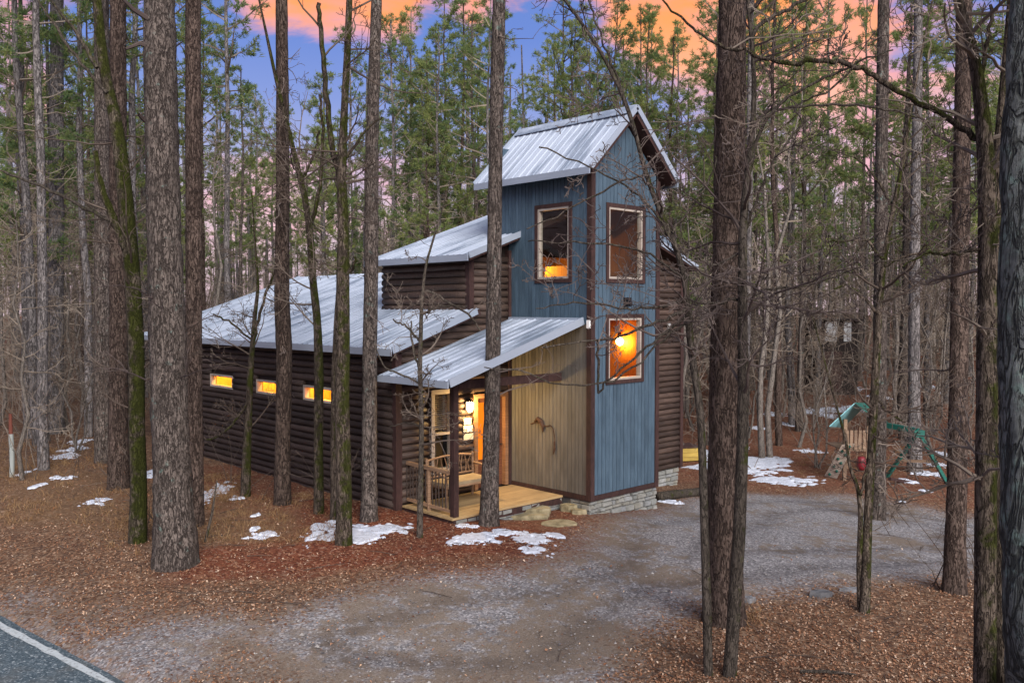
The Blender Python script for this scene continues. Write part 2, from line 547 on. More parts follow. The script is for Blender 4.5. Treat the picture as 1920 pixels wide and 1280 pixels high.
def _ground(nt):
    ge = nt.n('ShaderNodeNewGeometry')
    P = ge.outputs['Position']
    gv = nt.n('ShaderNodeAttribute', attribute_name='gravel').outputs['Fac']
    rd = nt.n('ShaderNodeAttribute', attribute_name='mulch').outputs['Fac']
    gr = nt.n('ShaderNodeAttribute', attribute_name='dry_grass').outputs['Fac']
    big = nt.n('ShaderNodeTexNoise', i={'Vector': P, 'Scale': .5, 'Detail': 5.0, 'Roughness': .6})
    mid = nt.n('ShaderNodeTexNoise', i={'Vector': P, 'Scale': 4.0, 'Detail': 6.0, 'Roughness': .7})
    fine = nt.n('ShaderNodeTexNoise', i={'Vector': P, 'Scale': 38.0, 'Detail': 4.0, 'Roughness': .7})
    leaf = nt.n('ShaderNodeTexVoronoi', i={'Vector': P, 'Scale': 22.0, 'Randomness': 1.0})
    lc = nt.n('ShaderNodeSeparateColor', i={0: leaf.outputs['Color']})
    litter = nt.ramp(lc.outputs[0], [(0, (.070, .038, .024)), (.3, (.15, .080, .046)), (.62, (.215, .120, .068)), (.85, (.29, .18, .11)), (1, (.38, .27, .18))])
    litter = nt.mix(nt.math('MULTIPLY', nt.step(mid.outputs['Fac'], .4, .68), .6), litter, (.075, .045, .033, 1))
    litter = nt.mix(nt.math('MULTIPLY', nt.step(fine.outputs['Fac'], .45, .7), .5), litter, (.055, .034, .026, 1))
    mul = nt.ramp(lc.outputs[1], [(0, (.085, .024, .014)), (.5, (.19, .058, .030)), (.85, (.25, .092, .05)), (1, (.36, .22, .15))])
    mul = nt.mix(nt.math('MULTIPLY', nt.step(fine.outputs['Fac'], .45, .7), .55), mul, (.07, .022, .014, 1))
    col = nt.mix(nt.step(nt.math('ADD', rd, nt.math('MULTIPLY', nt.math('SUBTRACT', mid.outputs['Fac'], .5), .9)), .3, .75), litter, mul)
    gcol = nt.mix(nt.step(fine.outputs['Fac'], .3, .7), (.13, .075, .040, 1), (.27, .165, .08, 1))
    col = nt.mix(nt.math('MULTIPLY', nt.step(nt.math('ADD', gr, nt.math('MULTIPLY', nt.math('SUBTRACT', mid.outputs['Fac'], .5), .8)), .3, .8), .4), col, gcol)
    st = nt.n('ShaderNodeTexVoronoi', i={'Vector': P, 'Scale': 34.0})
    sc = nt.n('ShaderNodeSeparateColor', i={0: st.outputs['Color']})
    grav = nt.ramp(sc.outputs[0], [(0, (.115, .11, .112)), (.45, (.22, .212, .214)), (.8, (.315, .30, .30)), (1, (.47, .45, .44))])
    dust = nt.mix(nt.step(fine.outputs['Fac'], .3, .7), (.165, .130, .098, 1), (.285, .232, .185, 1))
    tn = nt.n('ShaderNodeAttribute', attribute_name='tan_dust').outputs['Fac']
    grav = nt.mix(nt.step(nt.math('ADD', nt.math('ADD', mid.outputs['Fac'], nt.math('MULTIPLY', tn, .11)), nt.math('MULTIPLY', nt.math('SUBTRACT', big.outputs['Fac'], .5), 1.6)), .46, .74), grav, dust)
    k = nt.math('ADD', gv, nt.math('MULTIPLY', nt.math('SUBTRACT', mid.outputs['Fac'], .5), .75))
    k = nt.math('ADD', k, nt.math('MULTIPLY', nt.math('SUBTRACT', lc.outputs[2], .5), .35))
    tk = nt.n('ShaderNodeAttribute', attribute_name='track').outputs['Fac']
    grav = nt.mix(nt.math('MULTIPLY', tk, nt.step(mid.outputs['Fac'], .3, .6)), grav, nt.mix(.6, grav, (.06, .05, .05, 1)))
    col = nt.mix(nt.step(k, .25, .78), col, grav)
    far = nt.math('MULTIPLY', nt.step(big.outputs['Fac'], .4, .68), .35)
    col = nt.mix(far, col, nt.mix(.5, col, (.05, .035, .028, 1)))
    h = nt.math('ADD', nt.math('MULTIPLY', fine.outputs['Fac'], .6), nt.math('MULTIPLY', lc.outputs[0], .4))
    finish(nt, col, .95, h, .035, spec=.12)


M_GROUND = mat('forest_floor', _ground)


def _asphalt(nt):
    ge = nt.n('ShaderNodeNewGeometry')
    P = ge.outputs['Position']
    v = nt.n('ShaderNodeTexVoronoi', i={'Vector': P, 'Scale': 45.0})
    s_ = nt.n('ShaderNodeSeparateColor', i={0: v.outputs['Color']})
    n_ = nt.n('ShaderNodeTexNoise', i={'Vector': P, 'Scale': 2.0, 'Detail': 5.0})
    col = nt.ramp(s_.outputs[0], [(0, (.035, .055, .068)), (.6, (.075, .105, .122)), (.88, (.14, .175, .19)), (1, (.36, .40, .41))])
    col = nt.mix(nt.math('MULTIPLY', nt.step(n_.outputs['Fac'], .45, .7), .5), col, (.11, .11, .10, 1))
    finish(nt, col, .85, s_.outputs[0], .012, spec=.3)


M_ASPHALT = mat('asphalt', _asphalt)


def _paint(nt):
    ge = nt.n('ShaderNodeNewGeometry')
    n_ = nt.n('ShaderNodeTexNoise', i={'Vector': ge.outputs['Position'], 'Scale': 18.0, 'Detail': 6.0, 'Roughness': .75})
    col = nt.mix(nt.step(n_.outputs['Fac'], .50, .66), (.46, .50, .50, 1), (.16, .165, .16, 1))
    finish(nt, col, .8, spec=.2)


M_PAINT = mat('worn_road_paint', _paint)


def tinted(name, stops, rough=.9):
    def f(nt):
        tn = nt.n('ShaderNodeAttribute', attribute_name='tint')
        col = nt.ramp(tn.outputs['Fac'], stops)
        finish(nt, col, rough, spec=.15)
    return mat(name, f)


M_LEAF = tinted('fallen_leaves', [(0, (.085, .034, .018)), (.35, (.20, .090, .046)), (.7, (.33, .19, .115)), (1, (.50, .38, .28))])
M_PEBBLE = tinted('pebbles', [(0, (.07, .066, .066)), (.5, (.16, .148, .145)), (.85, (.25, .232, .215)), (1, (.36, .34, .31))])
M_GRASS = tinted('dry_grass', [(0, (.10, .055, .028)), (.6, (.21, .12, .058)), (1, (.30, .20, .10))])

# ================================================================== ground, driveway, road
DRIVE_PX = [(560, 1300), (420, 1205), (560, 1140), (760, 1085), (980, 1062), (1075, 1035), (1100, 990), (1130, 968), (1235, 958), (1290, 935), (1400, 925), (1560, 925), (1700, 945), (1900, 985),
            (1980, 1010), (1980, 1110), (1850, 1075), (1700, 1085), (1500, 1105), (1400, 1120), (1290, 1135), (1190, 1210), (1120, 1300)]
DRIVE = np.array([spot(*p)[:2] for p in DRIVE_PX])
MULCH = np.array([spot(*p)[:2] for p in [(560, 930), (540, 1000), (300, 1040), (330, 1090), (560, 1085), (760, 1055), (900, 1045), (1000, 1048), (1070, 1025), (1040, 995), (900, 975), (740, 950)]])
GRASS = np.array([spot(*p)[:2] for p in [(0, 860), (0, 985), (200, 1000), (300, 1010), (480, 1030), (600, 1010), (560, 960), (380, 900), (200, 880)]])

SHOULDER = np.array([spot(*p)[:2] for p in [(-120, 1090), (100, 1075), (330, 1110), (520, 1130), (620, 1200), (620, 1330), (150, 1330), (-120, 1150)]])


def poly_sd(poly, x, y):
    """signed distance, positive inside"""
    d2 = np.full(x.shape, 1e18)
    ins = np.zeros(x.shape, bool)
    n = len(poly)
    for i in range(n):
        ax, ay = poly[i]; bx, by = poly[(i + 1) % n]
        ex, ey = bx - ax, by - ay
        t = np.clip(((x - ax) * ex + (y - ay) * ey) / (ex * ex + ey * ey + 1e-12), 0, 1)
        d2 = np.minimum(d2, (x - ax - t * ex) ** 2 + (y - ay - t * ey) ** 2)
        c = ((ay > y) != (by > y)) & (x < (bx - ax) * (y - ay) / (by - ay + 1e-12) + ax)
        ins ^= c
    return np.where(ins, 1, -1) * np.sqrt(d2)


def gravel_at(x, y):
    a = np.clip(.5 + poly_sd(DRIVE, x, y) / 2.4, 0, 1)
    b = np.clip(.5 + poly_sd(SHOULDER, x, y) / 1.6, 0, 1) * (.30 + .5 * fbm(x * .7, y * .7, seed=41))
    return np.maximum(a, b)


def axis(lo, hi, st, far):
    a = list(np.arange(lo, hi + st / 2, st))
    s, v = st, a[-1]
    while v < far:
        s *= 1.22; v += s; a.append(v)
    s, v = st, a[0]
    pre = []
    while v > -far:
        s *= 1.22; v -= s; pre.append(v)
    return np.array(pre[::-1] + a)


ROAD_A, ROAD_B = spot(0, 1158)[:2], spot(246, 1281)[:2]
rd = (ROAD_A - ROAD_B) / np.linalg.norm(ROAD_A - ROAD_B)
rn = np.array([-rd[1], rd[0]])          # towards the carriageway
if (C[:2] - ROAD_B) @ rn < 0:
    rn = -rn


def build_ground():
    ax, ay = axis(-13, 9, .11, 500), axis(-12, 9, .11, 500)
    X, Y = np.meshgrid(ax, ay, indexing='ij')
    Z = terrain(X, Y)
    gv = gravel_at(X, Y)
    near = (np.hypot(X - C[0], Y - C[1]) < 30)
    Z = Z + near * (fbm(X * 2.5, Y * 2.5, seed=11) - .5) * .05 * (1 - .7 * gv)
    rut = sum(np.exp(-((poly_sd(DRIVE, X, Y) - o) / .28) ** 2) for o in (1.0, 2.3))
    Z = Z - .03 * rut * gv
    # the verge falls a little to meet the road
    rdist = (X - ROAD_B[0]) * rn[0] + (Y - ROAD_B[1]) * rn[1]
    Z = Z - .13 * sstep(-.35, .05, rdist)
    ml = np.clip(.5 + poly_sd(MULCH, X, Y) / 1.6, 0, 1)
    house = sstep(5, 0, np.abs(X + 2) - 3) * sstep(2.5, 0, np.abs(Y - 4) - 6)
    ml = np.maximum(ml, .55 * house)
    far_red = sstep(20, 30, np.hypot(X - C[0], Y - C[1])) * sstep(2, 8, X) * .55
    ml = np.maximum(ml, far_red)
    gr = np.clip(.5 + poly_sd(GRASS, X, Y) / 2.0, 0, 1)
    nx, ny = X.shape
    idx = np.arange(nx * ny).reshape(nx, ny)
    q = np.stack([idx[:-1, :-1], idx[1:, :-1], idx[1:, 1:], idx[:-1, 1:]], -1).reshape(-1, 4)
    V = np.stack([X, Y, Z], -1).reshape(-1, 3)
    wob = (fbm(X * 1.2, Y * 1.2, seed=5) - .5) * .5
    isdrive = ((gv + wob).ravel()[q].mean(1) > .5)
    for name, sel in (('ground', ~isdrive), ('gravel_driveway', isdrive)):
        qq = q[sel]
        used = np.unique(qq)
        remap = np.full(len(V), -1); remap[used] = np.arange(len(used))
        mb = MB(); mb.add(V[used], remap[qq])
        o = mb.build(name, M_GROUND, smooth=True)
        for an, arr in (('gravel', gv), ('mulch', ml), ('dry_grass', gr), ('track', np.clip(rut * gv * (.4 + fbm(X * .6, Y * .6, seed=55)), 0, 1)), ('tan_dust', 1 - sstep(-.5, 4.5, (X - C[0]) * RT[0] + (Y - C[1]) * RT[1]))):
            a_ = o.data.attributes.new(an, 'FLOAT', 'POINT')
            a_.data.foreach_set('value', arr.ravel()[used].astype(np.float32))
        tag(o, kind='structure')


build_ground()


def build_road():
    rng = np.random.default_rng(4)
    mb, pm = MB(), MB()
    ts = np.linspace(-60, 70, 521)
    edge = (fbm(ts * .9, ts * 0, seed=9) - .5) * .16
    rows = [ROAD_B[None] + rd[None] * ts[:, None] + rn[None] * (w + (edge if k == 0 else 0 * edge))[:, None] for k, w in enumerate((-.16, .4, 2.0, 4.0, 7.2))]
    R = np.stack(rows, 1)
    z = np.full(R.shape[:2], -.335) + np.array([-.06, .0, .03, .03, 0.0])[None]
    V = np.concatenate([R, z[..., None]], -1).reshape(-1, 3)
    n, m = R.shape[:2]
    idx = np.arange(n * m).reshape(n, m)
    q = np.stack([idx[:-1, :-1], idx[1:, :-1], idx[1:, 1:], idx[:-1, 1:]], -1).reshape(-1, 4)
    mb.add(V, q)
    tag(mb.build('road', M_ASPHALT, smooth=True), kind='structure')
    e2 = (fbm(ts * 6, ts * 0 + 3, seed=19) - .5) * .05
    L = ROAD_B[None] + rd[None] * ts[:, None]
    a, b = L + rn[None] * (.01 + e2)[:, None], L + rn[None] * (.135 - e2)[:, None]
    za = -.335 - .06 + .06 * (.17 / .56) + .006 + 0 * ts
    V = np.concatenate([np.c_[a, za], np.c_[b, za + .014]])
    i = np.arange(n - 1)
    pm.add(V, np.stack([i, i + 1, i + 1 + n, i + n], 1))
    tag(pm.build('road_edge_line', M_PAINT), kind='structure')


build_road()

# ================================================================== the cabin
D = 2.65            # front wall plane of the log part
XL, XR, YB = -3.38, 7.0, 15.8
cabin = thing('log_cabin', 'dark log cabin with blue-grey board tower and frosted metal roofs', 'cabin')


def py(a, o, z, c=0.0):          # plane facing -Y: a = x, o = outwards
    return (a, c - o, z)


def px_(a, o, z, c=0.0):         # plane facing -X: a = y
    return (c - o, a, z)


class Plane:
    def __init__(s, axis, c):
        s.axis, s.c = axis, c

    def p(s, a, o, z):
        return (a, s.c - o, z) if s.axis == 'y' else (s.c - o, a, z)

    def box(s, mb, a0, a1, o0, o1, z0, z1):
        mb.hexa([s.p(a0, o0, z0), s.p(a1, o0, z0), s.p(a1, o1, z0), s.p(a0, o1, z0), s.p(a0, o0, z1), s.p(a1, o0, z1), s.p(a1, o1, z1), s.p(a0, o1, z1)])


def holed(pl, mb, a0, a1, z0, z1, o0, o1, holes):
    A = sorted({a0, a1, *[h for w in holes for h in w[:2] if a0 < h < a1]})
    Z = sorted({z0, z1, *[h for w in holes for h in w[2:] if z0 < h < z1]})
    for i in range(len(A) - 1):
        for j in range(len(Z) - 1):
            am, zm = (A[i] + A[i + 1]) / 2, (Z[j] + Z[j + 1]) / 2
            if any(h[0] < am < h[1] and h[2] < zm < h[3] for h in holes):
                continue
            pl.box(mb, A[i], A[i + 1], o0, o1, Z[j], Z[j + 1])


LOGMESH = {}


def log_mesh(L, r, seed):
    key = (round(L, 2), seed % 5)
    if key not in LOGMESH:
        mb = MB()
        n = max(2, int(L / .45) + 1)
        xs = np.linspace(-L / 2, L / 2, n)
        g = np.random.default_rng(seed)
        pa = np.stack([xs, g.normal(0, .003, n), g.normal(0, .004, n)], 1)
        mb.tube(pa, r * (1 + g.normal(0, .03, n)), 12, cap=True)
        LOGMESH[key] = mb.mesh('log', True)
    return LOGMESH[key]


LOGSTEP = .163


def log_wall(wall, pl, spans, z0, z1, holes, material, ro=.005, seed=0, top=None):
    """rows of logs across [a0,a1], interrupted by openings; top(z) may narrow the span"""
    k, z = seed, z0 + LOGSTEP / 2
    while z < z1 - .02:
        a0, a1 = spans if top is None else top(z)
        cuts = [(a0, a1)]
        for h in holes:
            if h[2] - .04 < z < h[3] + .04:
                new = []
                for c in cuts:
                    if h[1] <= c[0] or h[0] >= c[1]:
                        new.append(c)
                    else:
                        if h[0] - c[0] > .08: new.append((c[0], h[0]))
                        if c[1] - h[1] > .08: new.append((h[1], c[1]))
                cuts = new
        for c in cuts:
            L = c[1] - c[0]
            if L < .1:
                continue
            me = log_mesh(L, LOGSTEP * (.50 + .05 * ((k * 7) % 5) / 4), k)
            if not me.materials:
                me.materials.append(material)
            rot = Matrix.Rotation(math.pi / 2, 4, 'Z') if pl.axis == 'x' else Matrix.Identity(4)
            link('log', me, None, wall, matrix=Matrix.Translation(pl.p((c[0] + c[1]) / 2, ro, z)) @ rot)
            k += 1
        z += LOGSTEP


def board(wall, pl, a0, a1, z0, zl, zr, m, o=.022):
    mb = MB()
    mb.hexa([pl.p(a0, o, z0), pl.p(a1, o, z0), pl.p(a1, -.01, z0), pl.p(a0, -.01, z0), pl.p(a0, o, zl), pl.p(a1, o, zr), pl.p(a1, -.01, zr), pl.p(a0, -.01, zl)])
    mb.build('board', m, wall)


def board_wall(wall, pl, a0, a1, z0, topf, holes, m, n, seed=0):
    g = np.random.default_rng(seed)
    w = (a1 - a0) / n
    for i in range(n):
        b0, b1 = a0 + i * w + .006, a0 + (i + 1) * w - .006
        segs = [(z0, None)]
        o = .022 + g.uniform(-.004, .004)
        hs = sorted([h for h in holes if h[0] < (b0 + b1) / 2 < h[1]], key=lambda h: h[2])
        zc = z0
        for h in hs:
            if h[2] - zc > .03:
                board(wall, pl, b0, b1, zc, h[2], h[2], m(zc, h[2]), o)
            zc = h[3]
        board(wall, pl, b0, b1, zc, topf(b0), topf(b1), m(zc, 9), o)


def room(x0, x1, y0, y1, z0, z1, name='inner_room', open_=None, m=None):
    """lined room behind a window: open_ names sides left off ('y0','x0')"""
    mb = MB()
    F = {'y0': [(x0, y0, z0), (x1, y0, z0), (x1, y0, z1), (x0, y0, z1)], 'y1': [(x0, y1, z0), (x1, y1, z0), (x1, y1, z1), (x0, y1, z1)],
         'x0': [(x0, y0, z0), (x0, y1, z0), (x0, y1, z1), (x0, y0, z1)], 'x1': [(x1, y0, z0), (x1, y1, z0), (x1, y1, z1), (x1, y0, z1)],
         'z0': [(x0, y0, z0), (x1, y0, z0), (x1, y1, z0), (x0, y1, z0)], 'z1': [(x0, y0, z1), (x1, y0, z1), (x1, y1, z1), (x0, y1, z1)]}
    for k, v in F.items():
        if k != open_:
            mb.add(v, [(0, 1, 2, 3)])
    return mb.build(name, m or M_INNER, cabin)


def lamp(name, loc, power, color=(1.0, .62, .25), r=.05, parent=None):
    ld = bpy.data.lights.new(name, 'POINT')
    ld.energy = power; ld.color = color; ld.shadow_soft_size = r
    o = bpy.data.objects.new(name, ld)
    COL.objects.link(o)
    o.location = loc
    o.parent = parent or cabin
    return o


def window(pl, a0, a1, z0, z1, trim=.09, frame=.05, trim_m=None, frame_m=None, proud=.05, mullion_z=None, inset=.03):
    """a0..z1 = outer edge of the trim"""
    t = MB()
    for (b0, b1, c0, c1) in ((a0, a1, z1 - trim, z1), (a0, a1, z0, z0 + trim), (a0, a0 + trim, z0 + trim, z1 - trim), (a1 - trim, a1, z0 + trim, z1 - trim)):
        pl.box(t, b0, b1, -.06, proud, c0, c1)
    w = t.build('window', trim_m or M_TRIM, cabin)
    f = MB()
    a0 += trim; a1 -= trim; z0 += trim; z1 -= trim
    o = proud - .015
    for (b0, b1, c0, c1) in ((a0, a1, z1 - frame, z1), (a0, a1, z0, z0 + frame), (a0, a0 + frame, z0 + frame, z1 - frame), (a1 - frame, a1, z0 + frame, z1 - frame)):
        pl.box(f, b0, b1, -.08, o, c0, c1)
    f.build('frame', frame_m or M_CREAM, w)
    if mullion_z:
        r_ = MB(); pl.box(r_, a0 + frame, a1 - frame, -.05, o - .01, mullion_z - .025, mullion_z + .025); r_.build('meeting_rail', frame_m or M_CREAM, w)
    g = MB()
    pl.box(g, a0 + frame - .002, a1 - frame + .002, -inset - .006, -inset, z0 + frame - .002, z1 - frame + .002)
    g.build('pane', M_GLASS, w)
    return w


# --- tower walls
TF, TL = Plane('y', 0.0), Plane('x', 0.0)
WF_UP, WF_LO = (.47, 1.87, 4.88, 6.68), (.47, 1.85, 2.57, 4.17)
WL = (.55, 1.73, 4.89, 6.71)
TW, TD = 2.4, 3.4


def gable(x):
    return 7.33 + .96 * (1.2 - abs(x - 1.2)) + .02


def shrink(h, d=.05):
    return (h[0] + d, h[1] - d, h[2] + d, h[3] - d)


t = MB()
holed(TF, t, 0.0, TW, -.02, 7.3, -.12, .0, [shrink(WF_UP), shrink(WF_LO)])
t.add([(0, 0, 7.3), (TW, 0, 7.3), (1.2, 0, 8.42), (0, .12, 7.3), (TW, .12, 7.3), (1.2, .12, 8.42)], [(0, 1, 4, 3), (1, 2, 5, 4), (2, 0, 3, 5)], [(0, 1, 2), (3, 5, 4)])
fw_ = t.build('tower_front_wall', M_BACK, cabin)
board_wall(fw_, TF, .10, TW - .09, .10, gable, [WF_UP, WF_LO], lambda a, b: M_BLUE, 17, 3)
t = MB()
holed(TL, t, .121, TD, -.02, 7.3, -.12, .0, [shrink(WL)])
lw_ = t.build('tower_side_wall', M_BACK, cabin)


def side_mat(a, b):
    return M_BLUE


# below the porch roof the boards are tan, above it blue
g = np.random.default_rng(5)
nb = 22
wv = (D - .10) / nb
for i in range(nb):
    b0, b1 = .10 + i * wv + .006, .10 + (i + 1) * wv - .006
    o = .022 + g.uniform(-.004, .004)
    board(lw_, TL, b0, b1, .10, 2.62, 2.62, M_BEIGE, o)
    board(lw_, TL, b0, b1, 2.62 if b1 > .35 else 2.62, 3.94, 3.94, M_BEIGE if b1 > .25 else M_BEIGE, o)
    h = WL if WL[0] < (b0 + b1) / 2 < WL[1] else None
    if h:
        board(lw_, TL, b0, b1, 3.95, h[2], h[2], M_BLUE, o)
        board(lw_, TL, b0, b1, h[3], 7.34, 7.34, M_BLUE, o)
    else:
        board(lw_, TL, b0, b1, 3.95, 7.34, 7.34, M_BLUE, o)
for i in range(6):
    b0, b1 = D + i * .125 + .006, D + (i + 1) * .125 - .006
    board(lw_, TL, b0, b1, 5.9, 7.34, 7.34, M_BLUE, .022)
t = MB()
t.box(TW - .12, TW, .121, TD, -.02, 7.3)
t.build('tower_rear_side_wall', M_BLUE, cabin)
t = MB()
t.box(0.121, TW - .121, TD - .12, TD, 4.0, 8.3)
t.build('tower_back_wall', M_BLUE, cabin)
for nm, bx_ in (('corner_trim', (-.045, .09, -.045, .09, -.02, 7.33)), ('corner_trim', (TW - .09, TW + .045, -.045, .09, -.02, 7.33)),
                ('base_trim', (.0905, TW - .0905, -.04, .0, -.02, .095)), ('base_trim', (-.04, .0, .0905, D - .08, -.02, .095)),
                ('fascia_trim', (.0905, TW - .0905, -.038, .0, 7.2, 7.3))):
    if nm == 'fascia_trim':
        continue
    t = MB(); t.box(*bx_); t.build(nm, M_TRIM, cabin)
window(TF, *WF_UP); window(TF, *WF_LO); window(TL, *WL)
# rooms inside the tower
_r = at(1162, 640, 1.0) - C
PEND = tuple(C + _r * ((.98 - C[1]) / _r[1]))
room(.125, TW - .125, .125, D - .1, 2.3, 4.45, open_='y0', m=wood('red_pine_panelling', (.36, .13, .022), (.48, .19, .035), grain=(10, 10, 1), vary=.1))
mb = MB()
for v in ([(.125, D + .6, 4.55), (TW - .125, D + .6, 4.55), (TW - .125, D + .6, 7.25), (.125, D + .6, 7.25)], [(TW - .125, .125, 4.55), (TW - .125, D + .6, 4.55), (TW - .125, D + .6, 7.25), (TW - .125, .125, 7.25)],
          [(.125, .125, 4.55), (TW - .125, .125, 4.55), (TW - .125, D + .6, 4.55), (.125, D + .6, 4.55)], [(.125, .125, 7.25), (TW - .125, .125, 7.25), (TW - .125, D + .6, 7.25), (.125, D + .6, 7.25)]):
    mb.add(v, [(0, 1, 2, 3)])
M_DIM = wood('shade_dimmed_panelling', (.14, .068, .026), (.20, .098, .038), grain=(10, 10, 1), vary=.1)  # the loft's shade is put into the panelling colour
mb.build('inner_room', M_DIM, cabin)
mb = MB(); mb.bar((.55, 1.2, 5.55), (1.9, 2.2, 6.15), .05, .16); mb.build('stair_rail', plain('grey_painted_rail', (.30, .24, .30)), cabin)
mb = MB(); mb.bar((.9, .8, 6.55), (2.1, 1.5, 6.05), .05, .22); mb.build('reflection_board', plain('pale_green_reflection', (.30, .42, .36)), cabin)  # slanted board added behind the glass as its greenish reflection streak
mb = MB(); mb.box(1.2, 1.26, 1.0, 2.6, 4.56, 5.35); mb.build('loft_light_screen', M_INNER, cabin)  # added half-height screen keeping loft lamp light from the front window
mb = MB(); mb.box(1.5, 2.2, 2.3, 2.9, 4.56, 5.2); mb.build('loft_cabinet', M_INNER, cabin)
lamp('loft_light', (.85, 2.75, 5.45), 26, (1.0, .42, .07), .06)
PX_, PY_, PZ_ = PEND
pend = MB(); pend.tube([(PX_, PY_, 4.44), (PX_, PY_, PZ_ + .22)], .010, 6)
pend = pend.build('pendant_lamp', M_CREAM, cabin)
mb = MB(); mb.tube([(PX_, PY_, PZ_ - .10), (PX_, PY_, PZ_ - .07), (PX_, PY_, PZ_), (PX_, PY_, PZ_ + .07), (PX_, PY_, PZ_ + .10)], [.02, .07, .10, .07, .02], 14, True)
mb.build('bulb', emit('pendant_glass', (1.0, .62, .16), 16.0), pend, smooth=True)
mb = MB(); mb.tube([(PX_, PY_, PZ_ + .10), (PX_, PY_, PZ_ + .22)], [.07, .03], 12, True); mb.build('cap', M_RUST, pend)
lamp('pendant_light', (PX_ - .02, PY_ - .13, PZ_ - .02), 20, (1.0, .38, .045), .06)
# fittings on the tower
mb = MB(); mb.box(1.10, 1.23, -.16, -.024, 4.34, 4.55); wl = mb.build('wall_light', M_BLACK, cabin)
mb = MB(); mb.box(1.12, 1.21, -.20, -.161, 4.36, 4.46); mb.build('shade', M_BLACK, wl)
mb = MB(); mb.box(-.10, -.046, -.03, .05, 3.86, 4.04); mb.build('junction_box', M_WHITE, cabin)


# --- roofs
def basis(p0, u, v):
    u, v = np.array(u, float), np.array(v, float)
    u /= np.linalg.norm(u); v /= np.linalg.norm(v)
    w = np.cross(u, v)
    return Matrix(((u[0], v[0], w[0], p0[0]), (u[1], v[1], w[1], p0[1]), (u[2], v[2], w[2], p0[2]), (0, 0, 0, 1)))


PANEL = {}


def panel_mesh(w, L, flip):
    key = (round(w, 3), round(L, 3), flip)
    if key in PANEL:
        return PANEL[key]
    prof = []
    n = max(1, round(w / .23))
    p = w / n
    for i in range(n):
        b = i * p
        prof += [(b, .0), (b + p * .5 - .036, .0), (b + p * .5 - .018, .014), (b + p * .5 + .018, .014), (b + p * .5 + .036, .0)]
    prof.append((w, .0))
    prof = np.array(prof)
    rows = np.linspace(0, L, 4)
    s = 1 if not flip else -1
    V = np.array([[(x, y, s * z) for x, z in prof] for y in rows])
    m = len(prof)
    idx = np.arange(4 * m).reshape(4, m)
    q = np.stack([idx[:-1, :-1], idx[:-1, 1:], idx[1:, 1:], idx[1:, :-1]], -1).reshape(-1, 4)
    V2 = V.copy(); V2[..., 2] -= s * .004
    mb = MB(); mb.add(V.reshape(-1, 3), q)
    mb.add(np.vstack([V[0], V2[0] - np.array((0, 0, s * .012))]), [(i, i + 1, m + i + 1, m + i) for i in range(m - 1)])
    PANEL[key] = mb.mesh('roof_panel')
    PANEL[key].materials.append(M_ROOF)
    return PANEL[key]


def roof_slope(roof, p0, u, v, W, L, step=.92):
    """p0 eave corner, u along the eave, v up the slope (u x v must not matter)"""
    w = np.cross(np.array(u, float), np.array(v, float))
    flip = w[2] < 0
    n = max(1, round(W / step))
    sw = W / n
    un, vn = np.array(u, float) / np.linalg.norm(u), np.array(v, float) / np.linalg.norm(v)
    nrm = np.cross(un, vn) * (-1 if flip else 1)
    for i in range(n):
        o = np.array(p0, float) + un * sw * i + nrm * (.004 + .002 * (i % 2))
        link('roof_panel', panel_mesh(sw, L, flip), None, roof, matrix=basis(o, un, vn))


def slab(mb, p0, u, v, W, L, th=.14):
    un, vn = np.array(u, float) / np.linalg.norm(u), np.array(v, float) / np.linalg.norm(v)
    nrm = np.cross(un, vn)
    if nrm[2] < 0: nrm = -nrm
    p0 = np.array(p0, float)
    t_ = [p0, p0 + un * W, p0 + un * W + vn * L, p0 + vn * L]
    mb.hexa([q - nrm * th for q in t_] + [q - nrm * .002 for q in t_])


def edge(roof, a, b, w=.03, h=.15, drop=.07):
    mb = MB(); mb.bar(np.array(a) - (0, 0, drop), np.array(b) - (0, 0, drop), w, h); mb.build('fascia', M_FLASH, roof)


# tower roof, ridge along y
TY0, TY1 = -.30, 3.48
zr, ze, xo = 8.87, 7.35, .38
rm = MB()
vl = np.array((1.2 + xo, 0, zr - ze)); Ls = np.linalg.norm(vl)
slab(rm, (-xo, TY0, ze), (0, 1, 0), vl, TY1 - TY0, Ls)
slab(rm, (2.4 + xo, TY0, ze), (0, 1, 0), vl * (-1, 1, 1), TY1 - TY0, Ls)
tr = rm.build('tower_roof', M_TRIM, cabin)
roof_slope(tr, (-xo, TY0, ze), (0, 1, 0), vl, TY1 - TY0, Ls)
roof_slope(tr, (2.4 + xo, TY0, ze), (0, 1, 0), vl * (-1, 1, 1), TY1 - TY0, Ls)
edge(tr, (-xo - .02, TY0, ze), (-xo - .02, TY1, ze))
edge(tr, (2.4 + xo + .02, TY0, ze), (2.4 + xo + .02, TY1, ze))
for yy in (TY0 - .018, TY1 + .018):
    edge(tr, (-xo, yy, ze + .05), (1.2, yy, zr + .05), .03, .13, .05)
    edge(tr, (2.4 + xo, yy, ze + .05), (1.2, yy, zr + .05), .03, .13, .05)
mb = MB()
mb.bar((1.07, TY0 - .02, zr - .055), (1.07, TY1 + .02, zr - .055), .30, .015, upv=(-.69, 0, .72))
mb.bar((1.33, TY0 - .02, zr - .055), (1.33, TY1 + .02, zr - .055), .30, .015, upv=(.69, 0, .72))
mb.build('ridge_cap', M_ROOF, tr)

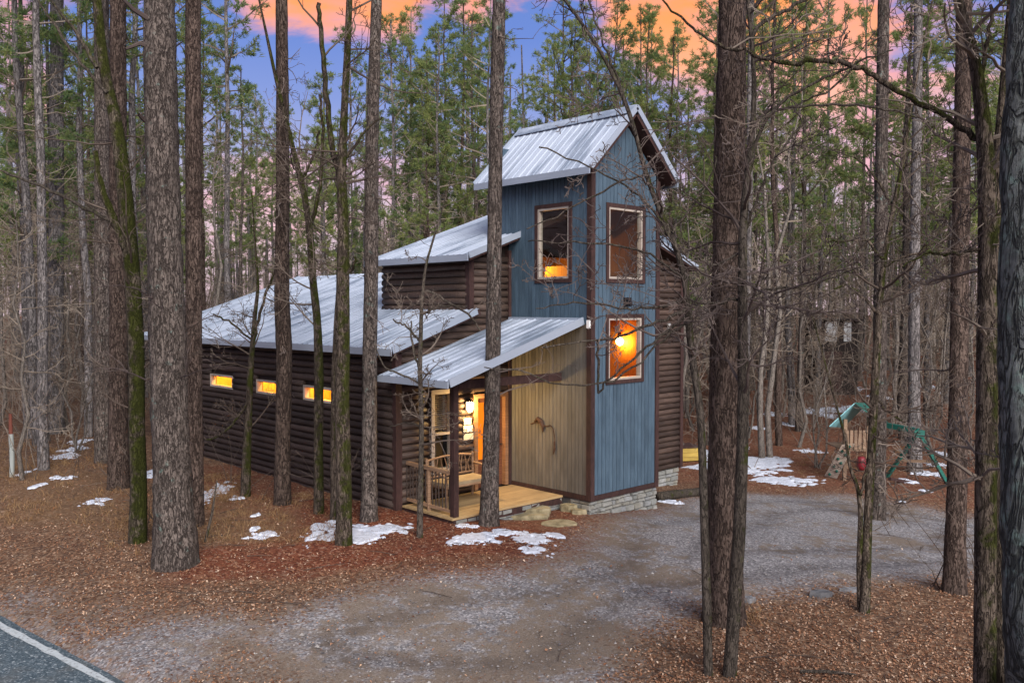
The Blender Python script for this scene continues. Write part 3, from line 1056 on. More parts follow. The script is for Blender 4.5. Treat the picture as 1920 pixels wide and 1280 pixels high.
# upper (loft) roof, ridge along y at x = 2.85
UY0, UY1 = 2.25, 6.4
UE, URX = -1.65, 2.85
uz = 5.53
usl = .35
rm = MB()
vl = np.array((URX - UE, 0, usl * (URX - UE))); Ls = np.linalg.norm(vl)
slab(rm, (UE, UY0, uz), (0, 1, 0), vl, UY1 - UY0, Ls)
slab(rm, (2 * URX - UE, UY0, uz), (0, 1, 0), vl * (-1, 1, 1), UY1 - UY0, Ls)
ur = rm.build('upper_roof', M_TRIM, cabin)
roof_slope(ur, (UE, UY0, uz), (0, 1, 0), vl, UY1 - UY0, Ls)
roof_slope(ur, (2 * URX - UE, UY0, uz), (0, 1, 0), vl * (-1, 1, 1), UY1 - UY0, Ls)
edge(ur, (UE - .02, UY0, uz), (UE - .02, UY1, uz))
edge(ur, (UE, UY0 - .018, uz + .04), (URX, UY0 - .018, uz + .04 + usl * (URX - UE)), .03, .14, .06)
edge(ur, (2 * URX - UE, UY0 - .018, uz + .04), (URX, UY0 - .018, uz + .04 + usl * (URX - UE)), .03, .14, .06)
# main long roof
MY0, MY1 = 2.30, 16.2
ME, MRX, mz, msl = -3.75, 2.1, 3.43, .347
rm = MB()
LOX = -1.27          # loft side wall
vl = np.array((1, 0, msl)); k1 = np.linalg.norm(vl)
slab(rm, (ME, MY0, mz), (0, 1, 0), vl, 6.1 - MY0, (LOX - .0 - ME) * k1)
slab(rm, (ME, 6.1, mz), (0, 1, 0), vl, MY1 - 6.1, (MRX - ME) * k1)
slab(rm, (2 * MRX - ME, 6.1, mz), (0, 1, 0), vl * (-1, 1, 1), MY1 - 6.1, (MRX - ME) * k1)
mr = rm.build('main_roof', M_TRIM, cabin)
roof_slope(mr, (ME, MY0, mz), (0, 1, 0), vl, 6.1 - MY0, (LOX - ME) * k1)
roof_slope(mr, (ME, 6.1, mz), (0, 1, 0), vl, MY1 - 6.1, (MRX - ME) * k1)
roof_slope(mr, (2 * MRX - ME, 6.1, mz), (0, 1, 0), vl * (-1, 1, 1), MY1 - 6.1, (MRX - ME) * k1)
edge(mr, (ME - .02, MY0, mz), (ME - .02, MY1, mz))
edge(mr, (ME, MY0 - .018, mz + .04), (LOX - .09, MY0 - .018, mz + .04 + msl * (LOX - .09 - ME)), .03, .15, .06)
edge(mr, (ME, MY1 + .018, mz + .04), (MRX, MY1 + .018, mz + .04 + msl * (MRX - ME)), .03, .15, .06)
# porch roof
PY0, PY1 = .20, D - .10
PE, pz, psl = -3.92, 2.88, (4.05 - 2.88) / 3.86
rm = MB()
vl = np.array((1, 0, psl)); k2 = np.linalg.norm(vl)
slab(rm, (PE, PY0, pz), (0, 1, 0), vl, PY1 - PY0, (-.06 - PE) * k2, .10)
pr_ = rm.build('porch_roof', M_TRIM, cabin)
roof_slope(pr_, (PE, PY0, pz), (0, 1, 0), vl, PY1 - PY0, (-.05 - PE) * k2, .8)
edge(pr_, (PE - .02, PY0, pz), (PE - .02, PY1, pz), h=.13)
edge(pr_, (PE, PY0 - .018, pz + .03), (-.05, PY0 - .018, pz + .03 + psl * (-.05 - PE)), .03, .17, .06)
mb = MB(); mb.bar((-.075, PY0, 4.06), (-.075, PY1, 4.06), .10, .06); mb.build('wall_flashing', M_FLASH, pr_)

# --- log walls
SW = Plane('x', XL)
WIN3 = [(10.36, 11.79, 2.02, 2.39), (7.55, 8.96, 2.02, 2.39), (5.04, 6.50, 2.02, 2.39)]
mb = MB()
holed(SW, mb, D, YB, -.28, 3.55, -.12, -.03, [shrink(w, .02) for w in WIN3])
sw = mb.build('side_wall', M_BACK, cabin)
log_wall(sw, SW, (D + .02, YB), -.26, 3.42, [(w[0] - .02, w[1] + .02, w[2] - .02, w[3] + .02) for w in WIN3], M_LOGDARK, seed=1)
for w in WIN3:
    window(SW, *w, trim=.035, frame=.02, trim_m=M_CREAM, frame_m=M_CREAM, proud=.07, inset=.05)
    # deep reveal lit from the room
    mb = MB()
    x0, x1 = XL + .08, XL + .75
    for v in ([(x1, w[0] - .3, 1.6), (x1, w[1] + .3, 1.6), (x1, w[1] + .3, 3.0), (x1, w[0] - .3, 3.0)], [(x0, w[0] - .3, 1.6), (x1, w[0] - .3, 1.6), (x1, w[0] - .3, 3.0), (x0, w[0] - .3, 3.0)],
              [(x0, w[1], 1.6), (x1, w[1], 1.6), (x1, w[1], 3.0), (x0, w[1], 3.0)], [(x0, w[0] - .3, 3.0), (x1, w[0] - .3, 3.0), (x1, w[1] + .3, 3.0), (x0, w[1] + .3, 3.0)], [(x0, w[0] - .3, 1.6), (x1, w[0] - .3, 1.6), (x1, w[1] + .3, 1.6), (x0, w[1] + .3, 1.6)]):
        mb.add(v, [(0, 1, 2, 3)])
    mb.build('inner_room', M_INNER, cabin)
    lamp('room_light', (XL + .32, (w[0] + w[1]) / 2 - .1, 2.75), 48, (1.0, .50, .08), .06)
FWL = Plane('y', D)
DOOR = (-1.22, -.14, .0, 2.28)
WPOR = (-2.50, -1.80, .55, 2.46)
mb = MB()
holed(FWL, mb, XL, LOX, -.28, 3.45, -.12, -.03, [shrink(DOOR, .03), shrink(WPOR, .04)])
holed(FWL, mb, LOX, 0.0, -.28, 5.6, -.12, -.03, [shrink(DOOR, .03), shrink(WPOR, .04)])
mb.add([(XL, D + .05, 3.45), (LOX, D + .05, 3.45), (LOX, D + .05, 4.15)], t=[(0, 1, 2)])
holed(FWL, mb, TW, XR, -.47, 5.6, -.12, -.03, [])
mb.add([(LOX, D + .05, 5.6), (XR, D + .05, 5.6), (2.85, D + .05, 6.95)], t=[(0, 1, 2)])
fwall = mb.build('front_wall', M_BACK, cabin)


def top_left(z):
    # under the main roof rake the wall narrows; above it only the loft front remains
    if z < 3.36:
        return (XL + .08, -.03)
    x = ME + (z + .10 - mz) / msl + .25
    return (min(max(x, XL + .08), LOX + .05) if z < 4.1 else LOX + .06, -.03)


log_wall(fwall, FWL, None, .0, 5.62, [(DOOR[0] - .0, DOOR[1], DOOR[2] - .1, DOOR[3]), WPOR], M_LOGX, seed=40, top=top_left)
log_wall(fwall, FWL, None, -.47, 6.3, [], M_LOGX, seed=90, top=lambda z: (TW + .06, XR - .04 if z < 5.66 else XR - .04 - (z - 5.66) / .35 - .2))
LWL = Plane('x', LOX)
mb = MB(); LWL.box(mb, D, 6.1, -.12, -.03, 3.9, 5.6); lofw = mb.build('loft_side_wall', M_BACK, cabin)
log_wall(lofw, LWL, (D + .02, 6.08), 4.22, 5.56, [], M_LOG, seed=60)
mb = MB(); mb.box(XR - .12, XR - .03, D, 6.1, -.47, 5.6); mb.box(LOX, XR, 6.01, 6.1, 3.5, 5.6); mb.box(XL, XR, YB - .1, YB, -.3, 3.45)
mb.add([(LOX, 6.05, 5.6), (XR, 6.05, 5.6), (2.85, 6.05, 6.95)], t=[(0, 1, 2)])
mb.add([(XL, YB - .05, 3.45), (XR, YB - .05, 3.45), (2.1, YB - .05, 5.4)], t=[(0, 1, 2)])
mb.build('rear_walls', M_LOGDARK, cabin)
for b_ in ((XL - .085, XL + .075, D - .085, D + .06, -.28, 3.30), (LOX - .085, LOX + .055, D - .085, D + .06, 4.16, 5.50), (XR - .04, XR + .10, D - .10, D + .08, -.47, 5.52), (-.11, -.03, D - .115, D + .02, .0, 5.7)):
    mb = MB(); mb.box(*b_); mb.build('corner_post', M_TRIM, cabin)
mb = MB(); mb.box(3.55 + 2.75, 6.42, D - .13, D - .088, 3.62, 3.86); mb.build('meter_box', plain('grey_box', (.3, .3, .29)), cabin)

# porch: window with blind, door, light, signs
w = window(FWL, *WPOR, trim=.07, frame=.035, trim_m=M_CREAM, proud=.11, mullion_z=1.45, inset=.03)
for k in range(17):
    mb = MB(); z = 2.30 - k * .048
    mb.hexa([FWL.p(-2.37, -.07, z), FWL.p(-1.93, -.07, z), FWL.p(-1.93, -.10, z + .02), FWL.p(-2.37, -.10, z + .02), FWL.p(-2.37, -.07, z + .006), FWL.p(-1.93, -.07, z + .006), FWL.p(-1.93, -.10, z + .026), FWL.p(-2.37, -.10, z + .026)])
    mb.build('blind_slat', M_BLIND, w)
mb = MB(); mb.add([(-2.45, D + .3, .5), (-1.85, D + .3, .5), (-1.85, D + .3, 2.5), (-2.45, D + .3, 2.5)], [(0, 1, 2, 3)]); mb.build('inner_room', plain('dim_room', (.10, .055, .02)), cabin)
mb = MB()
for (a0, a1, z0, z1) in ((DOOR[0], DOOR[0] + .10, 0.02, DOOR[3]), (DOOR[1] - .10, DOOR[1], .02, DOOR[3]), (DOOR[0] + .10, DOOR[1] - .10, DOOR[3] - .10, DOOR[3])):
    FWL.box(mb, a0, a1, -.08, .12, z0, z1)
dr = mb.build('door', wood('door_frame_wood', (.20, .10, .05), (.30, .16, .08), vary=.1), cabin)
mb = MB(); holed(FWL, mb, DOOR[0] + .10, DOOR[1] - .10, .03, DOOR[3] - .10, -.05, .0, [(-1.05, -.78, .70, 2.06), (-.58, -.31, .70, 2.06)])
mb.build('door_slab', wood('door_wood', (.10, .035, .018), (.17, .065, .03), vary=.1), dr)
for a0 in (-1.05, -.58):
    mb = MB(); FWL.box(mb, a0, a0 + .27, -.035, -.025, .70, 2.06)
    mb.build('glass_lite', emit('lit_amber_glass', (1.0, .23, .012), .30), dr)
mb = MB(); mb.tube([(-.30, D - .02, 1.02), (-.30, D - .07, 1.02), (-.36, D - .07, 1.02), (-.42, D - .07, 1.01)], .012, 8, True); mb.build('handle', M_BLACK, dr)
mb = MB(); mb.box(-1.50, -1.38, D - .13, D - .09, 1.94, 2.22); pl_ = mb.build('porch_light', M_BLACK, cabin)
mb = MB(); mb.tube([(-1.44, D - .20, 1.90), (-1.44, D - .20, 1.95), (-1.44, D - .20, 2.10), (-1.44, D - .20, 2.13)], [.03, .06, .075, .03], 12, True); mb.build('bulb', M_BULB, pl_, smooth=True)
mb = MB(); mb.tube([(-1.44, D - .20, 2.14), (-1.44, D - .20, 2.20)], [.10, .02], 12, True); mb.build('cap', M_BLACK, pl_)
lamp('porch_light_glow', (-1.44, D - .34, 1.98), 27, (1.0, .63, .24), .07)
for (a0, a1, z0, z1, c) in ((-1.55, -1.33, 1.60, 1.74, (.75, .72, .66)), (-1.56, -1.29, 1.42, 1.57, (.78, .75, .70)), (-1.56, -1.26, 1.24, 1.38, (.55, .50, .42))):
    mb = MB(); FWL.box(mb, a0, a1, .10, .115, z0, z1); s_ = mb.build('notice_board', plain('notice_%d' % int(z0 * 100), c, .7), cabin)
# iron ornament on the tan boards
mb = MB()
mb.tube([(-.05, 1.72, 1.62), (-.06, 1.60, 1.70), (-.06, 1.50, 1.64), (-.05, 1.44, 1.52), (-.05, 1.45, 1.40)], [.02, .05, .06, .04, .012], 7, True)
mb.tube([(-.05, 1.85, 1.55), (-.05, 1.70, 1.60), (-.05, 1.52, 1.60), (-.05, 1.34, 1.54), (-.05, 1.20, 1.58), (-.05, 1.10, 1.50), (-.05, 1.06, 1.30), (-.05, 1.05, 1.10)], .012, 6, True)
mb.tube([(-.05, 1.08, 1.22), (-.05, 1.06, 1.05), (-.05, 1.10, .92)], [.012, .028, .012], 6, True)
mb.build('iron_ornament', M_RUST, cabin)
# porch post, header beam, deck, railing
mb = MB(); mb.box(-3.255, -3.125, .855, .985, -.02, 2.86); mb.build('porch_post', M_TRIM, cabin)
mb = MB(); mb.box(-3.105, -.03, .86, .97, 2.64, 2.82); mb.build('header_beam', M_TRIM, cabin)
mb = MB(); mb.box(-3.27, -3.11, 1.005, D - .09, 2.66, 2.86); mb.build('side_beam', M_TRIM, cabin)
DK0 = .80
mb = MB(); mb.box(-3.30, -.05, DK0 + .01, D - .12, -.19, -.042); deck = mb.build('porch_deck', M_TRIM, cabin)
n = 14
for i in range(n):
    y0 = DK0 + i * (D - .13 - DK0) / n
    mb = MB(); mb.box(-3.34, -.046, y0 + .004, y0 + (D - .13 - DK0) / n - .004, -.04, .0); mb.build('plank', M_DECK, deck)
mb = MB(); mb.bar((-3.2, D - .14, .92), (-3.2, 1.005, .90), .09, .07); rl = mb.build('railing', M_RUSTIC, cabin)
mb = MB(); mb.bar((-3.2, D - .14, .12), (-3.2, 1.005, .10), .06, .06); mb.build('lower_rail', M_RUSTIC, rl)
mb = MB(); mb.tube([(-3.2, 1.75, .0), (-3.2, 1.75, .94)], .045, 8, True); mb.build('rail_post', M_RUSTIC, rl)
for i in range(14):
    y = 1.07 + i * .112
    mb = MB(); mb.tube([(-3.2, y, .13), (-3.2 + .008 * (-1) ** i, y + .01, .5), (-3.2, y, .89)], .014, 6); mb.build('baluster', plain('dark_baluster', (.05, .035, .028), .6), rl)


# --- stone foundations
def stones(parent, pl, a0, a1, zb, zt, seed, hmin=.07, hmax=.15):
    """zb(a), zt: courses of ledge stone standing proud of a backing"""
    g = np.random.default_rng(seed)
    z = zt
    zmin = min(zb(a0), zb(a1)) - .12
    while z > zmin:
        h = g.uniform(hmin, hmax)
        a = a0
        while a < a1 - .01:
            L = min(g.uniform(.12, .36), a1 - a)
            if a1 - a - L < .07: L = a1 - a
            if z > zb(a + L / 2) - .08:
                o = g.uniform(.02, .075)
                j = lambda: g.uniform(-.008, .008)
                gp = .008
                mb = MB()
                b0, b1, c0, c1 = a + gp, a + L - gp, z - h + gp, z - gp
                k = .012
                V = [pl.p(b0 + j(), 0, c0 + j()), pl.p(b1 + j(), 0, c0 + j()), pl.p(b1 + j(), 0, c1 + j()), pl.p(b0 + j(), 0, c1 + j()),
                     pl.p(b0 + k + j(), o + j(), c0 + k + j()), pl.p(b1 - k + j(), o + j(), c0 + k + j()), pl.p(b1 - k + j(), o + j(), c1 - k + j()), pl.p(b0 + k + j(), o + j(), c1 - k + j())]
                mb.hexa(V)
                mb.build('stone', M_STONE, parent)
            a += L
        z -= h


M_MORTAR = plain('mortar', (.10, .095, .085), .95)
gz = lambda x, y: float(terrain(x, y))
mb = MB(); mb.box(.02, TW - .02, .03, D, -1.2, -.025)
fd = mb.build('tower_foundation', M_MORTAR, cabin)
stones(fd, Plane('y', .03), -.02, TW + .02, lambda a: gz(a, 0), -.03, 11)
stones(fd, Plane('x', .02), -.02, .62, lambda a: gz(0, a), -.03, 12)
mb = MB(); mb.box(-3.26, -.06, DK0 + .06, D, -.8, -.195)
pf = mb.build('porch_foundation', M_MORTAR, cabin)
stones(pf, Plane('y', DK0 + .06), -3.26, -.06, lambda a: gz(a, .7), -.045, 13, .07, .12)
stones(pf, Plane('x', -3.26), DK0 + .06, D - .1, lambda a: gz(-3.3, a), -.195, 14, .07, .12)
mb = MB(); mb.box(TW, XR - .05, D + .03, YB, -1.9, -.475); mb.box(XL + .1, TW, D + .13, YB, -.9, -.285)
mf = mb.build('cabin_foundation', M_MORTAR, cabin)
stones(mf, Plane('y', D + .03), 5.2, XR - .0, lambda a: gz(a, D), -.475, 15, .09, .17)
stones(mf, Plane('x', XL + .1), D + .1, 9.5, lambda a: gz(XL, a), -.285, 16, .06, .11)
# satellite dish on the right-hand roof
mb = MB()
dc, dn = np.array((6.35, 2.75, 6.25)), np.array((-.25, -.55, .8)); dn /= np.linalg.norm(dn)
e1 = np.cross(dn, (0, 0, 1.)); e1 /= np.linalg.norm(e1); e2 = np.cross(e1, dn)
R_, T_ = 5, 20
V = [dc - dn * .10] + [dc + (e1 * math.cos(2 * math.pi * j / T_) + e2 * .8 * math.sin(2 * math.pi * j / T_)) * .43 * (i + 1) / R_ + dn * (.10 * ((i + 1) / R_) ** 2 - .10) for i in range(R_) for j in range(T_)]
q = [(1 + i * T_ + j, 1 + i * T_ + (j + 1) % T_, 1 + (i + 1) * T_ + (j + 1) % T_, 1 + (i + 1) * T_ + j) for i in range(R_ - 1) for j in range(T_)]
mb.add(V, q, [(0, 1 + j, 1 + (j + 1) % T_) for j in range(T_)])
dish = mb.build('satellite_dish', M_DISH, None, smooth=True)
tag(dish, 'grey satellite dish mounted above the low roof edge beside the tower', 'satellite dish')
sm = dish.modifiers.new('thick', 'SOLIDIFY'); sm.thickness = .02
mb = MB(); mb.tube([dc - dn * .1, dc - dn * .2 - np.array((0, 0, .15)), np.array((6.35, 2.95, 5.83))], .025, 8, True); mb.build('bracket', M_BLACK, dish)
mb = MB(); mb.tube([dc - e2 * .33 - dn * .02, dc - e2 * .2 + dn * .4], .014, 6, True); mb.tube([dc - e2 * .2 + dn * .36, dc - e2 * .2 + dn * .46], .04, 8, True); mb.build('receiver_arm', M_BLACK, dish)

# ================================================================== porch bench, flagstones, play set, small things
bench = thing('bench', 'rustic stick bench with tan cushion on the lit porch', 'bench', (-2.1, 2.05, 0))


def bpart(name, m, segs, r, box=None):
    mb = MB()
    for s_ in segs:
        mb.tube(np.array(s_), r, 7, True)
    if box: mb.box(*box)
    return mb.build(name, m, bench)


bpart('cushion', M_CUSHION, [], 0, (-.66, .62, -.34, .26, .43, .50))
bpart('seat', M_RUSTIC, [((-.70, -.36, .41), (.68, -.36, .41)), ((-.70, .28, .41), (.68, .28, .41)), ((-.66, -.36, .40), (-.66, .28, .40)), ((.64, -.36, .40), (.64, .28, .40))], .028)
for x_, y_, h_ in ((-.68, -.36, .66), (.66, -.36, .66), (-.68, .32, .98), (.66, .32, .98)):
    bpart('leg', M_RUSTIC, [((x_, y_, 0), (x_ + .01, y_, h_ / 2), (x_, y_, h_))], .03)
for s_ in (-1, 1):
    bpart('armrest', M_RUSTIC, [((s_ * .67, .32, .74), (s_ * .70, .1, .73), (s_ * .71, -.2, .69), (s_ * .68, -.42, .62))], .028)
back = bpart('backrest', M_RUSTIC, [((-.70, .33, .92), (-.2, .34, .97), (.3, .34, .97), (.68, .33, .92)), ((-.68, .32, .54), (.66, .32, .54))], .024)
g = np.random.default_rng(3)
for i in range(11):
    x_ = -.58 + i * .115
    mb = MB(); mb.tube(np.array(((x_, .32, .54), (x_ + g.uniform(-.05, .05), .33, .75), (x_ + g.uniform(-.06, .06), .33, .95))), .012, 5); o = mb.build('stick', M_RUSTIC, back)


M_GREYROCK = wood('grey_rock', (.10, .10, .105), (.20, .20, .205), grain=(3, 3, 3), vary=.2, rough=.9)


def slabstone(name, px, py, rx, ry, h, zoff, label, seed, group=None):
    p = spot(px, py)
    g = np.random.default_rng(seed)
    n = 11
    th = np.arange(n) * 2 * math.pi / n
    rr = 1 + g.uniform(-.16, .16, n)
    v0 = np.stack([np.cos(th) * rx * rr, np.sin(th) * ry * rr, np.zeros(n)], 1)
    v0 = np.stack([v0[:, 0] * RT[0] - v0[:, 1] * RT[1], v0[:, 0] * RT[1] + v0[:, 1] * RT[0], v0[:, 2]], 1)
    rings = [v0 * (1, 1, 1) + (0, 0, -.05), v0 * (1.03, 1.03, 1) + (0, 0, h * .5), v0 * (.97, .97, 1) + np.c_[np.zeros((n, 2)), h + g.uniform(-.01, .01, n)]]
    V = np.vstack(rings + [np.array([[0, 0, h]])])
    i = np.arange(n); k = (i + 1) % n
    q = np.vstack([np.stack([r * n + i, r * n + k, (r + 1) * n + k, (r + 1) * n + i], 1) for r in range(2)])
    mb = MB(); mb.add(V, q, np.stack([2 * n + i, 2 * n + k, np.full(n, 3 * n)], 1))
    o = mb.build(name, M_FLAG if name == 'flagstone' else M_GREYROCK, None, loc=(p[0], p[1], p[2] + zoff))
    return tag(o, label, 'stone', group)


slabstone('flagstone', 985, 970, .52, .30, .10, .0, 'wide tan step stone lying lowest at the porch edge', 1)
slabstone('flagstone', 1000, 966, .42, .22, .09, .10, 'smaller tan step stone stacked on top at the porch edge', 2)
slabstone('flagstone', 1050, 982, .42, .28, .035, .0, 'flat sunken tan stone in the gravel before the tower corner', 3)
slabstone('rock', 1538, 1117, .17, .09, .08, .0, 'grey rock at the gravel edge between the two forked trunks', 4)
slabstone('rock', 1595, 1108, .20, .06, .05, .0, 'pale flat rock beside the small forked tree', 5)
slabstone('rock', 1405, 1127, .10, .07, .07, .0, 'small dark rock beside the thick pine with two thin stems', 6)
for i, (a, b) in enumerate([(1085, 962), (1068, 958)]):
    slabstone('flagstone', a, b, .20, .12, .10 + .06 * i, .0, ['mossy stone against the tower foundation corner', 'brown stone between porch and tower foundation'][i], 20 + i)

# log lying beside the cabin
p = spot(1236, 938); q_ = spot(1330, 926)
mb = MB(); pp = np.array([p + (0, 0, .10), p * .66 + q_ * .34 + (0, 0, .11), p * .33 + q_ * .67 + (0, 0, .10), q_ + (0, 0, .12)])
mb.tube(pp, [.13, .125, .12, .11], 10, True)
tag(mb.build('fallen_log', M_DARK, smooth=True), 'dark weathered log lying beside the tower stone base', 'log')

# yellow platform
p = spot(1286, 866)
rz = -YAW
yp = thing('platform', 'yellow wooden platform in the snow behind the cabin corner', 'platform', p, rz=rz + .25)
for k in range(3):
    mb = MB(); mb.box(-.75, .62, -.06, .0, .05 + k * .15, .19 + k * .15); mb.build('board', M_YELLOW, yp)
for k in range(6):
    mb = MB(); mb.box(-.75, .62, .005 + k * .16, .155 + k * .16, .502, .54); mb.build('plank', M_TRIM, yp)
for x_ in (-.68, .55):
    mb = MB(); mb.box(x_ - .05, x_ + .05, .0, .95, -.05, .50); mb.build('leg', M_TRIM, yp)

# marker post on the left
p = spot(22, 893)
mk = thing('marker_post', 'white marker post with a rust red top standing in dry grass', 'post', p)
dm = depth(p)
hm = dm / FPX * 80
mb = MB(); mb.tube([(0, 0, -.1), (0.02, 0, hm * .5), (.0, 0, hm)], .06, 10, True); mb.build('tube', plain('weathered_white', (.30, .33, .31), .8), mk)
mb = MB(); mb.tube([(0, 0, hm + .001), (.0, 0, hm + dm / FPX * 38)], [.05, .04], 10, True); mb.build('cap', plain('rust_red', (.14, .04, .025), .7), mk)

# play set
base_ps = spot(1640, 905)
dps = depth(base_ps)
ps = thing('play_set', 'wooden play set with green canopy, climbing board and green swing frame', 'play set', base_ps, rz=-YAW)
SP = dps / FPX


F2 = np.array((FW[0], FW[1], 0)) / math.hypot(FW[0], FW[1])


def L(px, py, dd=0.0):
    """local point of the play set at the measured distance; dd = further back"""
    w_ = at(px, py, dps + dd) - base_ps
    return np.array((w_ @ RT, w_ @ F2, w_[2]))


def Lg(px, py, dz=0.0):
    w_ = spot(px, py) - base_ps
    return np.array((w_ @ RT, w_ @ F2, w_[2] + dz))


def psbar(name, pts, w, m, h=None):
    mb = MB()
    for a, b in zip(pts[:-1], pts[1:]):
        mb.bar(a, b, w, h)
    return mb.build(name, m, ps)


for (x0, y0, y1) in ((1583, 900, 785), (1628, 902, 765), (1590, 878, 770), (1634, 880, 760)):
    f_ = Lg(x0, y0); psbar('post', [f_, (f_[0], f_[1], L(x0, y1, f_[1])[2])], .11, M_PLAYWOOD)
cv = MB()
e0, e1_, r0, r1 = L(1555, 800, -.2), L(1582, 801, 1.7), L(1603, 756, -.2), L(1626, 757, 1.7)
up_ = np.array((0, 0, .03))
for k in range(6):
    t0, t1 = k / 6 + .004, (k + 1) / 6 - .004
    a = [e0 * (1 - t0) + r0 * t0, e0 * (1 - t1) + r0 * t1, e1_ * (1 - t1) + r1 * t1, e1_ * (1 - t0) + r1 * t0]
    mb = MB(); mb.hexa([*a, *[v + up_ for v in a]]); mb.build('canopy_board', M_TEAL, ps)
mb = MB(); a = [r0 + (.02, 0, 0), L(1650, 795, -.2), L(1670, 797, 1.7), r1 + (.02, 0, 0)]; mb.hexa([*a, *[v + up_ for v in a]]); mb.build('canopy_rear', M_GREENW, ps)
deckz = L(1600, 842)[2]
for k in range(7):
    mb = MB(); x0 = L(1580, 842)[0] + k * .125; mb.box(x0, x0 + .115, -.05, 1.55, deckz - .04, deckz); mb.build('deck_board', M_PLAYWOOD, ps)
for k in range(6):
    a = L(1583 + k * 8, 840); mb = MB(); mb.box(a[0], a[0] + .09, -.08, -.055, deckz + .02, deckz + .62); mb.build('rail_slat', M_PLAYWOOD, ps)
cw = MB()
a = [Lg(1545, 893), Lg(1568, 898), L(1602, 832, -.1), L(1578, 834, -.1)]
nrm = np.array((0, -.05, .03))
wallb = None
for k in range(5):
    t0, t1 = k / 5 + .005, (k + 1) / 5 - .005
    v = [a[0] * (1 - t0) + a[3] * t0, a[1] * (1 - t0) + a[2] * t0, a[1] * (1 - t1) + a[2] * t1, a[0] * (1 - t1) + a[3] * t1]
    mb = MB(); mb.hexa([*v, *[w_ + nrm for w_ in v]]); mb.build('climbing_board', M_CLIMB, ps)
g = np.random.default_rng(9)
for k in range(8):
    t0, s_ = (k + .6) / 8.4, .3 + .4 * (k % 2)
    c = (a[0] * (1 - s_) + a[1] * s_) * (1 - t0) + (a[3] * (1 - s_) + a[2] * s_) * t0 + nrm * 1.1
    mb = MB(); mb.tube([c, c + nrm * .8, c + nrm * 1.2], [.05, .04, .015], 7, True); mb.build('climbing_hold', M_GREENW, ps)
bm0, bm1 = L(1652, 795, .7), L(1722, 808, -.4)
psbar('swing_beam', [bm0, bm1], .12, M_GREENW, .16)
psbar('swing_leg', [bm1 + (0, 0, -.03), Lg(1662, 895)], .10, M_GREENW)
psbar('swing_leg', [bm1 + (0, 0, -.03), Lg(1776, 906)], .10, M_GREENW)
psbar('cross_brace', [(bm1 * .38 + Lg(1662, 895) * .62), (bm1 * .42 + Lg(1776, 906) * .58)], .05, M_PLAYWOOD, .09)
mb = MB(); c = L(1722, 809, -.4); mb.box(c[0] - .16, c[0] + .16, c[1] - .09, c[1] + .09, c[2] - .16, c[2] + .05); mb.build('bracket', M_GREENW, ps)
c = L(1615, 868, -.35)
mb = MB(); mb.tube([c + (0, 0, -.22), c + (0, 0, -.12), c + (0, 0, .1), c + (0, 0, .2)], [.08, .15, .14, .10], 10, True); sg = mb.build('bucket_swing', M_RED, ps, smooth=True)
for dx in (-.15, .15):
    mb = MB(); mb.tube([c + (dx, 0, .15), c + (dx * .8 + .1, .1, 1.15)], .012, 5); mb.build('rope', M_PLAYWOOD, sg)
psbar('ground_beam', [L(1668, 897, -.6), L(1700, 903, .2)], .10, M_TRIM)

# pale shed far in the woods
dsh = 52.0
cs = at(1575, 650, dsh); cs[2] = float(terrain(cs[0], cs[1]))
sh = thing('shed', 'pale grey boarded shed far off between the tree trunks', 'shed', cs, rz=-YAW)
SS = dsh / FPX
zt, zb_ = (at(1575, 603, dsh)[2] - cs[2]), (at(1575, 640, dsh)[2] - cs[2])
mb = MB(); mb.box(-1.1, 1.1, .06, 3.0, -.2, zt + .05); mb.build('wall', M_BACK, sh)
for x0, x1 in ((-.88, -.66), (-.65, -.44), (-.42, -.20), (.22, .42), (.44, .66)):
    mb = MB(); mb.box(x0, x1, .0, .05, zb_, zt); mb.build('panel', M_SHED, sh)
mb = MB(); mb.box(-1.3, 1.3, -.2, 3.2, zt + .06, zt + .16); mb.build('roof', M_BACK, sh)
mb = MB(); mb.box(-1.0, .1, -.05, .05, .2, zb_ - .6); mb.build('door', M_TRIM, sh)

